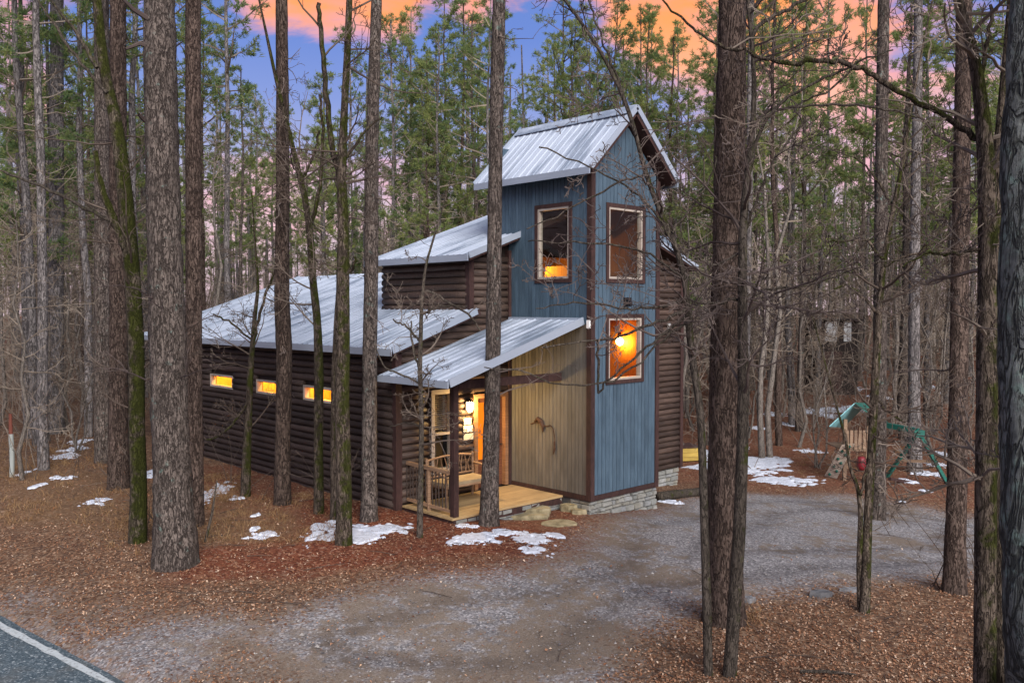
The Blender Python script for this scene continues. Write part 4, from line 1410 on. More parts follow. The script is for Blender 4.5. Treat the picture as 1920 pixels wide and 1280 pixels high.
# ================================================================== snow patches
SNOWS = [
    (690, 996, 165, 30, 'long snow patch beside the cabin porch between the thin trunks', 0), (612, 996, 70, 50, 'ragged snow patch left of the mossy twin trunk', 0),
    (690, 1010, 60, 24, None, 0), (888, 1012, 110, 22, 'thin snow streak in front of the porch pine', 0), (1003, 1016, 95, 46, 'broad snow patch on red mulch by the gravel', 0),
    (950, 998, 60, 16, None, 0), (1040, 1004, 40, 14, None, 0), (875, 986, 50, 8, None, 0), (490, 1005, 62, 14, 'small snow patch in the dry grass', 0), (476, 994, 22, 12, None, 0), (480, 966, 20, 7, None, 0),
    (405, 922, 52, 36, 'broken snow patch behind the thick bark pine', 0), (440, 934, 40, 10, None, 0), (285, 888, 40, 22, 'snow patch tucked between mossy trunk and thick pine', 0),
    (174, 942, 62, 13, 'oval snow patch in grass left of the mossy trunk', 0), (72, 911, 22, 9, None, 0), (45, 887, 14, 12, None, 0), (120, 856, 60, 9, None, 0), (140, 842, 50, 10, None, 0), (150, 828, 40, 8, None, 0),
    (115, 896, 60, 6, None, 0),
    (1400, 870, 250, 26, 'long snow bank along the clearing before the play set', 0), (1490, 900, 150, 22, 'wide snow patch at the foot of the climbing board', 0), (1330, 850, 160, 22, 'snow lying around the yellow platform', 0),
    (1420, 885, 90, 14, None, 0), (1262, 942, 60, 9, 'thin snow strip along the fallen log', 0), (1700, 902, 36, 10, None, 0), (1740, 888, 60, 12, None, 0), (1760, 872, 40, 12, None, 0), (1762, 850, 40, 10, None, 0),
    (1735, 921, 24, 5, None, 0), (1695, 942, 26, 6, None, 0), (1380, 838, 50, 8, None, 0), (1520, 846, 60, 7, None, 0), (1510, 770, 80, 10, None, 0), (1560, 768, 70, 8, None, 0), (1450, 776, 60, 6, None, 0), (1480, 795, 50, 6, None, 0),
    (1600, 765, 70, 10, None, 0), (1740, 725, 30, 6, None, 0), (1770, 738, 24, 4, None, 0), (1590, 727, 50, 7, None, 0), (1545, 775, 40, 14, None, 0), (1420, 802, 40, 5, None, 0), (1700, 760, 40, 6, None, 0), (1650, 745, 40, 6, None, 0)]


def snow_mesh(mb, px, py, wp, hp, seed, org):
    c = spot(px, py)
    d = depth(c)
    a = wp / 2 * d / FPX * .86
    ang = math.asin(min(.95, max(.04, (C[2] - c[2]) / np.linalg.norm(C - c))))
    b = min(hp / 2 * d / FPX / math.sin(ang), a * 2.2 + .8)
    n = 60
    u = np.linspace(-1.35, 1.35, n)
    U, V = np.meshgrid(u, u, indexing='ij')
    f2 = np.array((FW[0], FW[1])) / math.hypot(FW[0], FW[1])
    X = c[0] + U * a * RT[0] + V * b * f2[0]
    Y = c[1] + U * a * RT[1] + V * b * f2[1]
    s_ = 2.2 / max(.4, min(a, b))
    h = 1 - np.hypot(U, V) ** 2 + (fbm(X * s_ * .6, Y * s_ * .6, seed=seed, o=4) - .5) * 3.0 + (fbm(X * s_ * 2.2, Y * s_ * 2.2, seed=seed + 3, o=4) - .5) * 2.2 - .32
    h = h - 1.1 * (vnoise(X * 6, Y * 6, seed=seed + 5) > .80)
    Z = terrain(X, Y) + np.clip(h, -.2, .45) * .055 + .010
    idx = np.arange(n * n).reshape(n, n)
    q = np.stack([idx[:-1, :-1], idx[1:, :-1], idx[1:, 1:], idx[:-1, 1:]], -1).reshape(-1, 4)
    q = q[(h.ravel()[q].max(1) > 0.03)]
    if len(q) == 0: return
    used = np.unique(q)
    rm_ = np.full(n * n, -1); rm_[used] = np.arange(len(used))
    P_ = np.stack([X, Y, Z], -1).reshape(-1, 3)[used] - org
    mb.add(P_, rm_[q])


rest = MB()
for i, (a, b, w_, h_, lab, _) in enumerate(SNOWS):
    if lab:
        mb = MB(); c = spot(a, b); snow_mesh(mb, a, b, w_, h_, i, c)
        if mb.n:
            tag(mb.build('snow_patch', M_SNOW, smooth=True, loc=c), lab, 'snow patch', 'snow patches on the ground')
    else:
        snow_mesh(rest, a, b, w_, h_, i, np.zeros(3))
tag(rest.build('snow_remnants', M_SNOW, smooth=True), kind='stuff')

# ================================================================== trees
def rot_to(v, d):
    """rows v expressed with +z along d"""
    d = d / np.linalg.norm(d)
    a = np.cross((0.3, .9, .1), d); a /= np.linalg.norm(a)
    b = np.cross(d, a)
    return v[..., 0:1] * a + v[..., 1:2] * b + v[..., 2:3] * d


def grow(mb, p, d, Ln, r, lvl, rng, up=.12, wig=.28, kids=(6, 5, 4), rmin=.005, sides=(5, 4, 3, 3), spread=(.55, 1.05), first=.25):
    nseg = 6 if lvl == 0 else 4
    pts = [np.array(p, float)]
    d = np.array(d, float) / np.linalg.norm(d)
    dirs = [d]
    for _ in range(nseg):
        d = d + rng.normal(0, wig, 3) * (.7 if lvl == 0 else 1) + np.array((0, 0, up))
        d /= np.linalg.norm(d)
        pts.append(pts[-1] + d * Ln / nseg)
        dirs.append(d)
    pts = np.array(pts)
    rad = np.maximum(r * (1 - .75 * np.linspace(0, 1, nseg + 1)), rmin)
    mb.tube(pts, rad, sides[min(lvl, 3)])
    if lvl < len(kids):
        for _ in range(kids[lvl]):
            t = first + (1 - first) * rng.random() ** .8
            k = min(int(t * nseg), nseg - 1)
            fr = t * nseg - k
            q = pts[k] * (1 - fr) + pts[k + 1] * fr
            th = rng.uniform(*spread)
            ph = rng.uniform(0, 6.283)
            nd = rot_to(np.array((math.sin(th) * math.cos(ph), math.sin(th) * math.sin(ph), math.cos(th))), dirs[k])
            grow(mb, q, nd, Ln * rng.uniform(.32, .62) * (1.1 - .5 * t), max(rad[k] * .55, rmin), lvl + 1, rng, up, wig, kids, rmin, sides, spread, .15)


def bark_tube(mb, path, rad, sides=18, rough=.05, seed=0, step=.12, flare=0.0):
    """a resampled trunk with an uneven, plated surface"""
    path = np.asarray(path, float); rad = np.asarray(rad, float)
    s = np.concatenate([[0], np.cumsum(np.linalg.norm(np.diff(path, axis=0), axis=1))])
    n = max(4, int(s[-1] / step))
    u = np.linspace(0, s[-1], n)
    # smooth resample
    P = np.stack([np.interp(u, s, path[:, k]) for k in range(3)], 1)
    k = max(1, int(n * .03))
    ker = np.ones(2 * k + 1) / (2 * k + 1)
    Pp = np.stack([np.convolve(np.concatenate([np.full(k, P[0, i]), P[:, i], np.full(k, P[-1, i])]), ker, 'valid') for i in range(3)], 1)
    Pp[0], Pp[-1] = P[0], P[-1]
    R = np.interp(u, s, rad)
    R = R * (1 + flare * np.exp(-u / .35))
    th = np.arange(sides) * 2 * math.pi / sides
    d = np.gradient(Pp, axis=0); d /= np.linalg.norm(d, axis=1)[:, None] + 1e-9
    a = np.cross(d, (.31, .95, .0)); a /= np.linalg.norm(a, axis=1)[:, None]
    b = np.cross(d, a)
    cx_, sx_ = np.cos(th)[None], np.sin(th)[None]
    f = 1.0 / (.10 + .25 * R.mean())
    nz = fbm(cx_ * R[:, None] * f * 2 + seed * 3.1, sx_ * R[:, None] * f * 2, u[:, None] * f * .6, seed=seed, o=3) - .5
    lob = (fbm(cx_ * 1.2 + seed, sx_ * 1.2, u[:, None] * .5, seed=seed + 9) - .5) * 1.2
    fl = (fbm(cx_ * 2.2 + seed, sx_ * 2.2, 0 * u[:, None], seed=seed + 4) - .3) * 1.6 * flare * np.exp(-u / .25)[:, None]
    rr = R[:, None] * (1 + rough * 2.4 * nz + rough * 1.4 * lob + fl)
    V = Pp[:, None] + rr[..., None] * (np.cos(th)[None, :, None] * a[:, None] + np.sin(th)[None, :, None] * b[:, None])
    i = np.arange(n - 1)[:, None] * sides; j = np.arange(sides)[None]; kk = (j + 1) % sides
    mb.add(V.reshape(-1, 3), np.stack([i + j, i + kk, i + sides + kk, i + sides + j], -1).reshape(-1, 4))
    return Pp, R


def tufts(mb, c, rng, n=9, ln=.24, w=.022, dirs=None):
    """needle bunches: n narrow blades around every centre"""
    c = np.asarray(c, float)
    m = len(c)
    d = rng.normal(size=(m, n, 3)) + np.array((0, 0, .12))
    if dirs is not None:
        d = d + dirs[:, None, :] * .9
    d /= np.linalg.norm(d, axis=2)[..., None]
    s = np.cross(d, rng.normal(size=(m, n, 3))); s /= np.linalg.norm(s, axis=2)[..., None] + 1e-9
    l = ln * rng.uniform(.7, 1.25, (m, n, 1))
    o = c[:, None, :] + rng.normal(0, ln * .18, (m, n, 3))
    V = np.stack([o - s * w, o + s * w, o + d * l], 2).reshape(-1, 3)
    t = np.arange(m * n * 3).reshape(-1, 3)
    tint = np.repeat(np.clip(rng.normal(.45, .25, m), 0, 1), n * 3)
    mb.add(V, None, t, tint)


def pine_crown(tw, nd, rng, H, z0, rmax, top_r=.05, limbs=34, dens=1.0, path=None, blade=(.24, .022), per=9, lean=(0, 0)):
    """limbs into tw, needle bunches into nd, for a stem along +z (or path(z))"""
    P = path or (lambda z: np.array((lean[0] * z, lean[1] * z, z)))
    cs, ds = [], []
    for k in range(limbs):
        f = (k + rng.random()) / limbs
        z = z0 + (H - z0) * f
        prof = (1 - f) ** .62 * (.45 + .55 * min(1, f / .22)) + .10
        Ln = rmax * prof * rng.uniform(.55, 1.15)
        ph = rng.uniform(0, 6.283)
        el_ = rng.uniform(-.08, .45) + .5 * f
        d = np.array((math.cos(ph) * math.cos(el_), math.sin(ph) * math.cos(el_), math.sin(el_)))
        b = P(z)
        pts = [b]
        dd = d.copy()
        for _ in range(4):
            dd = dd + rng.normal(0, .14, 3) + (0, 0, .07); dd /= np.linalg.norm(dd)
            pts.append(pts[-1] + dd * Ln / 4)
        pts = np.array(pts)
        tw.tube(pts, np.linspace(.012 + .014 * Ln, .008, 5), 3)
        nb_ = int((4 + 3.2 * Ln) * dens)
        for _ in range(nb_):
            t = .30 + .70 * rng.random() ** .7
            i = min(int(t * 4), 3); fr = t * 4 - i
            q = pts[i] * (1 - fr) + pts[i + 1] * fr
            sd = rng.normal(size=3) * (1, 1, .55) + dd * .6 + (0, 0, .25); sd /= np.linalg.norm(sd)
            sl = rng.uniform(.2, .75) * (.35 + .25 * Ln)
            e = q + sd * sl
            tw.tube(np.array((q, (q + e) / 2 + rng.normal(0, .03, 3), e)), [.010, .008, .006], 3)
            m = 3 + int(sl * 4)
            for j in range(m):
                u = .35 + .65 * (j + 1) / m
                cs.append(q * (1 - u) + e * u + rng.normal(0, .06, 3)); ds.append(sd)
    if cs:
        tufts(nd, np.array(cs), rng, per, blade[0], blade[1], np.array(ds))


def tree_obj(name, label, cat, base, parts, group=None):
    r = thing(name, label, cat, base, group)
    for (nm, mb, m, sm_, attr) in parts:
        if mb.n:
            o = mb.build(nm, m, r, smooth=sm_, attr=attr)
            if nm in ('branches', 'crown'): o['kind'] = 'stuff'
    return r


def px_path(pts, d=None, drift=0.0, seed=0):
    """trunk path and radii from photograph points (x, y, width); the first point is the foot"""
    B = spot(pts[0][0], pts[0][1])
    d = d or depth(B)
    g = np.random.default_rng(seed)
    P, R = [], []
    dd = d
    for i, (x, y, w_) in enumerate(pts):
        p = at(x, y, dd)
        P.append(p); R.append(w_ / 2 * dd / FPX)
        dd += drift * g.normal()
    P = np.array(P)
    P[0] = B
    P = np.vstack([P[0] - (P[1] - P[0]) / np.linalg.norm(P[1] - P[0]) * .25, P])
    R = np.array([R[0]] + R)
    return P, R, B, d


PINES = [
    # name of bark, photograph points foot -> top, label, crown height above the frame
    (M_PINE, [(330, 1058, 84), (326, 960, 70), (320, 800, 66), (315, 640, 66), (309, 480, 63), (303, 300, 60), (300, 100, 57), (299, 0, 55)], 'thickest pine with deep grey bark left of the cabin', 9, .09),
    (M_PINE_RED, [(222, 915, 40), (222, 800, 34), (222, 500, 32), (221, 200, 30), (221, 0, 29)], 'straight dark pine directly behind the mossy leaning trunk', 9, .06),
    (M_PINE, [(193, 866, 30), (192, 700, 29), (192, 400, 28), (191, 200, 27), (190, 0, 26)], 'grey brown pine just left of the mossy trunk pair', 8, .06),
    (M_PINE_GREY, [(104, 812, 30), (105, 600, 26), (106, 300, 25), (107, 0, 23)], 'pale grey pine behind the snow left of the woods edge', 8, .05),
    (M_PINE_RED, [(366, 985, 34), (365, 900, 32), (364, 700, 30), (363, 400, 29), (362, 0, 28)], 'dark pine standing close behind the thickest pine', 9, .06),
    (M_PINE_RED, [(530, 945, 32), (529, 850, 29), (533, 700, 29), (533, 640, 30), (528, 560, 28), (530, 400, 26), (530, 200, 24), (528, 0, 22)], 'dark pine with a slight kink before the cabin side wall', 8, .06),
    (M_PINE, [(692, 976, 34), (692, 900, 29), (693, 700, 27), (696, 500, 26), (697, 300, 24), (701, 150, 22), (706, 0, 20)], 'straight pine beside the left edge of the porch roof', 8, .06),
    (M_PINE, [(917, 984, 38), (919, 900, 33), (923, 750, 30), (926, 550, 28), (929, 300, 26), (932, 150, 26), (936, 0, 24)], 'straight pine in front of the porch door', 8, .06),
    (M_PINE_RED, [(1357, 1165, 78), (1357, 1050, 66), (1360, 800, 62), (1364, 600, 60), (1367, 400, 58), (1370, 200, 54), (1374, 0, 50)], 'thick red brown pine with two thin stems before it', 9, .09),
    (M_PINE, [(1645, 973, 30), (1648, 850, 25), (1650, 650, 24), (1652, 400, 23), (1654, 200, 22), (1657, 0, 21)], 'grey pine standing behind the small forked tree', 8, .06),
    (M_PINE_GREY, [(1715, 884, 28), (1714, 750, 22), (1714, 600, 20), (1716, 400, 18), (1720, 200, 17), (1722, 0, 15)], 'pale pine behind the green swing frame', 7, .06),
    (M_PINE_RED, [(1789, 1110, 44), (1792, 1000, 36), (1796, 800, 33), (1800, 500, 31), (1804, 250, 29), (1808, 0, 27)], 'rough dark pine at the gravel edge right of the play set', 9, .08),
    (M_PINE_LICHEN, [(1968, 1420, 150), (1955, 1250, 128), (1945, 900, 122), (1938, 600, 118), (1940, 300, 104), (1946, 0, 92)], 'lichen covered dark pine cut by the frame edge', 9, .10),
]
for i, (m, pts, lab, above, rough) in enumerate(PINES):
    P, R, B, d = px_path(pts, d=(6.4 if i == 12 else None), drift=.12, seed=i)
    if i == 12:
        B = np.array((P[1][0], P[1][1], float(terrain(P[1][0], P[1][1]))))
        P[0] = P[1] - (0, 0, .0); P[1] = P[1] * .5 + P[2] * .5
        P = np.vstack([[B - (0, 0, .2)], P[1:]]); R = R
    ext = P[-1] + (P[-1] - P[-3]) / np.linalg.norm(P[-1] - P[-3]) * above
    Pf = np.vstack([P, ext]) - B
    Rf = np.append(R, R[-1] * .35)
    tr_, tw, nd = MB(), MB(), MB()
    rng = np.random.default_rng(100 + i)
    bark_tube(tr_, Pf, Rf, 22 if i in (0, 8, 12) else 16, rough, i, .07 if i in (0, 8, 12) else .10, flare=.07)
    top, bot = Pf[-1], Pf[-2]
    path = lambda z, a=bot, b=top: a + (b - a) * (z - a[2]) / (b[2] - a[2])
    pine_crown(tw, nd, rng, top[2], bot[2] + 1.6, 2.6, limbs=12, dens=.4, path=path, per=6, blade=(.26, .03))
    # dead snags on the stem
    for k in range(rng.integers(3, 7)):
        z = rng.uniform(2.2, bot[2] - .2)
        b = np.array([np.interp(z, Pf[:, 2], Pf[:, j]) for j in range(3)])
        ph = rng.uniform(0, 6.28)
        grow(tw, b, (math.cos(ph), math.sin(ph), rng.uniform(-.1, .3)), rng.uniform(.4, 1.6), .018, 1, rng, 0.0, .25, (3, 3, 2), .005)
    if i == 0:
        r_ = d / FPX
        for (x0, y0, x1, y1, x2, y2, rr) in ((285, 90, 262, 82, 236, 92, 6), (285, 40, 250, 18, 228, -4, 6), (283, 232, 268, 222, 260, 215, 7)):
            a_, b_, c_ = at(x0, y0, d) - B, at(x1, y1, d - .1) - B, at(x2, y2, d - .2) - B
            tw.tube(np.array((a_, b_, c_)), [rr * r_, rr * .7 * r_, rr * .4 * r_], 6)
    tree_obj('pine_tree', lab, 'pine tree', B, [('trunk', tr_, m, True, None), ('branches', tw, M_TWIG_DK, False, None), ('crown', nd, M_NEEDLE, False, 'tint')])


# bare hardwoods close to the camera: (bark, twig material, stems, branches, label, twigginess)
def extend(P, R, n=2, ln=2.0):
    e = P[-1] + (P[-1] - P[-2]) / np.linalg.norm(P[-1] - P[-2]) * ln
    return np.vstack([P, e]), np.append(R, R[-1] * .4)


HARD = [
    dict(bark=M_MOSS, name='mossy_tree', label='leaning trunk thick with green moss beside the thickest pine', stems=[
        [(258, 1016, 33), (260, 900, 29), (256, 800, 29), (256, 650, 29), (247, 500, 28), (236, 380, 27), (228, 300, 25), (216, 220, 23), (201, 160, 20), (190, 90, 18), (182, 0, 16)]],
        forks=[[(240, 470, 20), (222, 430, 16), (200, 380, 14), (185, 330, 11), (178, 280, 9)], [(226, 425, 8), (160, 390, 7), (80, 350, 6), (0, 320, 5)], [(186, 130, 8), (150, 70, 7), (110, 20, 5), (80, -20, 4)], [(206, 180, 7), (150, 120, 6), (100, 40, 5), (60, -10, 4)]], twigs=26, ln=(.8, 2.2), z=(2.4, 8)),
    dict(bark=M_MOSSLITE, name='hardwood_tree', label='twin stemmed bare tree with red brown bark left of the porch', stems=[
        [(645, 1020, 32), (645, 900, 29), (641, 760, 28), (643, 640, 27), (643, 520, 25), (644, 420, 21), (640, 330, 18), (646, 200, 14), (652, 80, 13), (655, 0, 12)],
        [(630, 975, 22), (629, 850, 20), (630, 700, 18), (634, 600, 16), (638, 520, 12)]],
        forks=[[(641, 350, 12), (622, 280, 11), (610, 160, 10), (602, 60, 9), (597, 0, 8)], [(648, 300, 6), (680, 250, 5), (720, 215, 4)], [(640, 420, 7), (655, 520, 6), (668, 480, 5)]], twigs=20, ln=(.8, 2.0), z=(4.5, 10)),
    dict(bark=M_MOSSLITE, name='hardwood_tree', label='crooked mossy bare tree crossing the third lit side window', stems=[
        [(598, 962, 20), (597, 850, 18), (598, 700, 18), (595, 600, 15), (586, 520, 14), (582, 440, 13), (572, 370, 12), (552, 290, 10), (540, 240, 9), (520, 160, 7), (505, 90, 6)]],
        forks=[[(582, 430, 9), (600, 350, 7), (606, 260, 6), (600, 170, 5)], [(566, 340, 6), (590, 290, 5), (600, 240, 4)]], twigs=20, ln=(.7, 1.8), z=(4, 9)),
    dict(bark=M_MOSSLITE, name='sapling', label='mossy forked sapling between first and second lit side windows', stems=[
        [(460, 930, 19), (462, 860, 17), (466, 780, 13), (469, 700, 12), (474, 640, 9), (478, 590, 8), (484, 540, 6), (480, 480, 5)]],
        forks=[[(472, 660, 7), (486, 600, 6), (498, 545, 5), (520, 500, 4)], [(468, 750, 6), (440, 790, 5), (410, 820, 4), (385, 825, 3)], [(474, 640, 4), (430, 600, 4), (395, 588, 3)]], twigs=20, ln=(.4, 1.4), z=(1.2, 6)),
    dict(bark=M_DARK, name='sapling', label='thin bare sapling in front of the porch railing', stems=[
        [(787, 1006, 12), (788, 930, 11), (790, 850, 10), (790, 760, 9), (787, 690, 9), (789, 630, 8), (790, 580, 7), (797, 500, 5), (815, 440, 4)]],
        forks=[[(790, 592, 5), (806, 580, 5), (840, 572, 4), (880, 575, 3)], [(788, 640, 5), (760, 610, 4), (735, 600, 3)], [(787, 690, 5), (770, 640, 4), (772, 600, 3)], [(790, 720, 4), (750, 700, 4), (720, 690, 3), (700, 640, 2)], [(790, 800, 4), (760, 790, 3), (730, 800, 2)],
               [(793, 540, 5), (830, 560, 4), (880, 590, 4), (905, 625, 3)]], twigs=20, ln=(.5, 1.5), z=(1.6, 7)),
    dict(bark=M_DARK, name='hardwood_tree', label='thin dark tree arching across the tower roof before the thick pine', stems=[
        [(1328, 1264, 17), (1326, 1150, 17), (1321, 1000, 16), (1318, 880, 15), (1313, 760, 14), (1300, 690, 14), (1292, 620, 13), (1288, 540, 12), (1272, 470, 11), (1246, 417, 10), (1213, 336, 9), (1196, 270, 8), (1184, 218, 8), (1146, 130, 7), (1100, 55, 6), (1058, 0, 5), (1030, -40, 5)]],
        forks=[[(1196, 266, 5), (1160, 150, 5), (1130, 80, 4), (1110, 20, 4), (1100, -20, 3)], [(1290, 580, 7), (1240, 600, 6), (1170, 630, 5), (1110, 640, 4), (1010, 650, 3)], [(1289, 565, 6), (1230, 575, 5), (1180, 580, 4), (1130, 570, 4), (1070, 565, 3), (1000, 580, 2)],
               [(1274, 474, 6), (1240, 410, 5), (1180, 350, 4), (1100, 310, 3), (1000, 270, 3)], [(1284, 520, 5), (1210, 470, 4), (1130, 455, 4), (1060, 455, 3), (980, 450, 2)], [(1256, 440, 5), (1290, 400, 5), (1330, 340, 4), (1345, 290, 3)],
               [(1290, 590, 6), (1225, 640, 5), (1160, 690, 4), (1120, 740, 4)], [(1292, 600, 5), (1220, 660, 4), (1150, 720, 4), (1060, 725, 3), (960, 690, 3), (900, 690, 2)], [(1210, 330, 4), (1150, 345, 4), (1060, 400, 3), (980, 430, 2)],
               [(1120, 636, 5), (1121, 690, 5), (1122, 744, 4)]], twigs=44, ln=(.4, 1.4), z=(4.0, 9.0)),
    dict(bark=M_DARK, name='hardwood_tree', label='thin straight dark tree close before the thick red brown pine', stems=[
        [(1368, 1265, 26), (1378, 1120, 25), (1386, 1000, 24), (1392, 850, 22), (1394, 700, 21), (1392, 600, 19), (1392, 480, 17), (1394, 400, 15), (1404, 310, 13), (1414, 210, 10), (1414, 120, 9), (1406, 40, 8), (1400, -20, 7)]],
        forks=[[(1402, 330, 8), (1430, 230, 7), (1480, 180, 6), (1560, 140, 5), (1620, 115, 4), (1680, 90, 3)], [(1412, 230, 7), (1440, 205, 6), (1500, 200, 5), (1600, 195, 5), (1690, 210, 4), (1760, 235, 3)], [(1394, 440, 6), (1430, 340, 5), (1470, 270, 4), (1520, 215, 4)], [(1396, 80, 8), (1430, 40, 8), (1480, 15, 7), (1520, -4, 6)],
               [(1392, 560, 6), (1330, 570, 5), (1280, 560, 4), (1240, 580, 3)], [(1393, 470, 5), (1340, 500, 4), (1300, 480, 3)], [(1394, 560, 5), (1440, 540, 5), (1500, 540, 4), (1560, 520, 4), (1640, 490, 3), (1740, 480, 3)]], twigs=34, ln=(.5, 1.7), z=(3.2, 9)),
    dict(bark=M_MOSSLITE, name='forked_tree', label='small forked mossy tree at the gravel edge before the play set', stems=[
        [(1621, 1148, 19), (1624, 1080, 18), (1627, 980, 16), (1632, 880, 16), (1638, 760, 15), (1644, 660, 14), (1648, 580, 12), (1658, 480, 10), (1675, 390, 9), (1692, 310, 8), (1702, 240, 7), (1712, 180, 5), (1730, 90, 4)],
        [(1615, 1145, 15), (1611, 1060, 11), (1614, 960, 9), (1608, 910, 7), (1594, 880, 6), (1585, 820, 5), (1568, 760, 4), (1552, 700, 3)]],
        forks=[[(1612, 930, 6), (1625, 880, 5), (1632, 840, 4)], [(1648, 590, 7), (1620, 560, 6), (1590, 530, 5), (1560, 545, 4)], [(1658, 490, 6), (1630, 450, 5), (1590, 450, 4), (1540, 452, 3)], [(1656, 500, 6), (1690, 480, 5), (1760, 475, 5), (1840, 470, 4)], [(1640, 740, 5), (1670, 780, 4), (1700, 790, 3)], [(1690, 320, 5), (1720, 290, 4), (1760, 270, 3)], [(1676, 390, 5), (1640, 330, 4), (1600, 290, 3)]], twigs=28, ln=(.5, 1.6), z=(2.0, 8)),
    dict(bark=M_MOSSLITE, name='multi_stem_tree', label='large mossy multi stemmed tree beside the lichen covered pine', depth=7.6, stems=[
        [(1845, 1500, 44), (1846, 1300, 40), (1848, 1000, 38), (1850, 700, 36), (1853, 450, 34), (1848, 270, 30), (1834, 140, 22), (1810, 40, 16), (1792, -20, 14)],
        [(1882, 1500, 42), (1880, 1280, 36), (1878, 1000, 34), (1872, 700, 30), (1866, 500, 28), (1862, 400, 24), (1875, 250, 18), (1888, 100, 14), (1895, 0, 12)]],
        forks=[[(1848, 268, 14), (1800, 236, 12), (1740, 200, 11), (1690, 170, 10), (1640, 142, 10), (1600, 121, 10), (1570, 114, 9), (1530, 114, 9), (1480, 118, 9), (1440, 112, 8), (1395, 96, 7), (1345, 84, 6), (1300, 55, 5), (1262, 20, 4), (1230, -10, 3)],
               [(1840, 200, 9), (1850, 100, 8), (1862, 0, 6)], [(1852, 460, 8), (1800, 480, 6), (1740, 470, 5), (1690, 500, 4)], [(1600, 121, 5), (1560, 170, 4), (1500, 190, 3)]], twigs=32, ln=(.4, 1.2), z=(3.0, 7.5)),
]
HT = {}
for i, h in enumerate(HARD):
    rng = np.random.default_rng(300 + i)
    tr_, tw, limbs = MB(), MB(), []
    skel = []
    B0 = None
    for k, st in enumerate(h['stems']):
        if 'depth' in h:
            d = h['depth'] + .12 * k
            P = np.array([at(x, y, d) for x, y, w_ in st]); R = np.array([w_ / 2 * d / FPX for x, y, w_ in st])
            B = np.array((P[0][0], P[0][1], float(terrain(P[0][0], P[0][1]))))
            P[0] = B - (0, 0, .2)
        else:
            P, R, B, d = px_path(st, drift=.05, seed=i * 7 + k)
            if k and B0 is not None:
                pass
        if B0 is None:
            B0 = B; d0 = d
        P, R = extend(P, R, 1, 1.5)
        Pp, Rr = bark_tube(tr_, P - B0, R, 12, .045, 50 + i * 3 + k, .10, flare=.08)
        skel.append((Pp, Rr))
    for f in h['forks']:
        dd = d0
        P, R = [], []
        for (x, y, w_) in f:
            P.append(at(x, y, dd) - B0); R.append(max(w_ / 2 * dd / FPX, .006))
            dd += rng.normal(0, .10)
        P, R = np.array(P), np.array(R)
        s = np.linspace(0, 1, len(P)); u = np.linspace(0, 1, len(P) * 4)
        P2 = np.stack([np.interp(u, s, P[:, j]) for j in range(3)], 1)
        ker = np.array((1, 2, 3, 2, 1)) / 9
        P3 = np.stack([np.convolve(np.pad(P2[:, j], 2, 'edge'), ker, 'valid') for j in range(3)], 1)
        P3 += rng.normal(0, .012, P3.shape)
        R2 = np.interp(u, s, R)
        lb = MB(); lb.tube(P3, R2, 7); limbs.append(lb)
        skel.append((P3, R2))
    for k in range(h['twigs']):
        P, R = skel[rng.integers(len(skel))] if k % 2 else skel[0]
        ok = np.where((P[:, 2] > h['z'][0]) & (P[:, 2] < h['z'][1]))[0]
        if len(ok) == 0: continue
        j = rng.choice(ok)
        ph = rng.uniform(0, 6.283)
        e_ = rng.uniform(-.15, .75)
        dvec = np.array((math.cos(ph) * math.cos(e_), math.sin(ph) * math.cos(e_), math.sin(e_)))
        grow(tw, P[j], dvec, rng.uniform(*h['ln']), min(R[j] * .5, .022), 0, rng, .05, .26, (5, 4, 2), .0045)
    tree_obj(h['name'], h['label'], 'tree', B0, [('trunk', tr_, h['bark'], True, None)] + [('limb', lb, h['bark'] if h['bark'] is not M_MOSS or len(lb.v[0]) and k_ == 0 else M_DARK, True, None) for k_, lb in enumerate(limbs)] + [('branches', tw, M_TWIG if i not in (5, 6) else M_TWIG_DK, False, None)])

# ------------------------------------------------------------------ the woods behind
PV = []
for k in range(6):
    rng = np.random.default_rng(500 + k)
    H = (21, 24, 19, 23, 17, 22)[k]
    tr_, tw, nd = MB(), MB(), MB()
    zz = np.linspace(-.3, H, 14)
    bend = np.cumsum(rng.normal(0, .05, (14, 2)), axis=0)
    P = np.c_[bend, zz]
    tr_.tube(P, np.linspace(.17, .03, 14) * (1, .95, 1.05, .9, 1.1, .85)[k], 10)
    path = lambda z, P=P: np.array([np.interp(z, P[:, 2], P[:, j]) for j in range(3)])
    pine_crown(tw, nd, rng, H, H * (.45, .5, .38, .55, .34, .47)[k], (2.9, 3.5, 2.7, 3.2, 2.5, 3.1)[k], limbs=(30, 34, 32, 26, 34, 30)[k], dens=.80, path=path, per=9, blade=(.20, .019))
    for j in range(9):                    # dead lower limbs
        z = rng.uniform(H * .18, H * .5); ph = rng.uniform(0, 6.28)
        grow(tw, path(z), (math.cos(ph), math.sin(ph), rng.uniform(-.1, .4)), rng.uniform(.5, 1.8), .02, 1, rng, 0, .2, (3, 2, 2), .007)
    PV.append((tr_.mesh('trunk', True), tw.mesh('branches'), nd.mesh('crown', attr='tint'), H))
HV = []
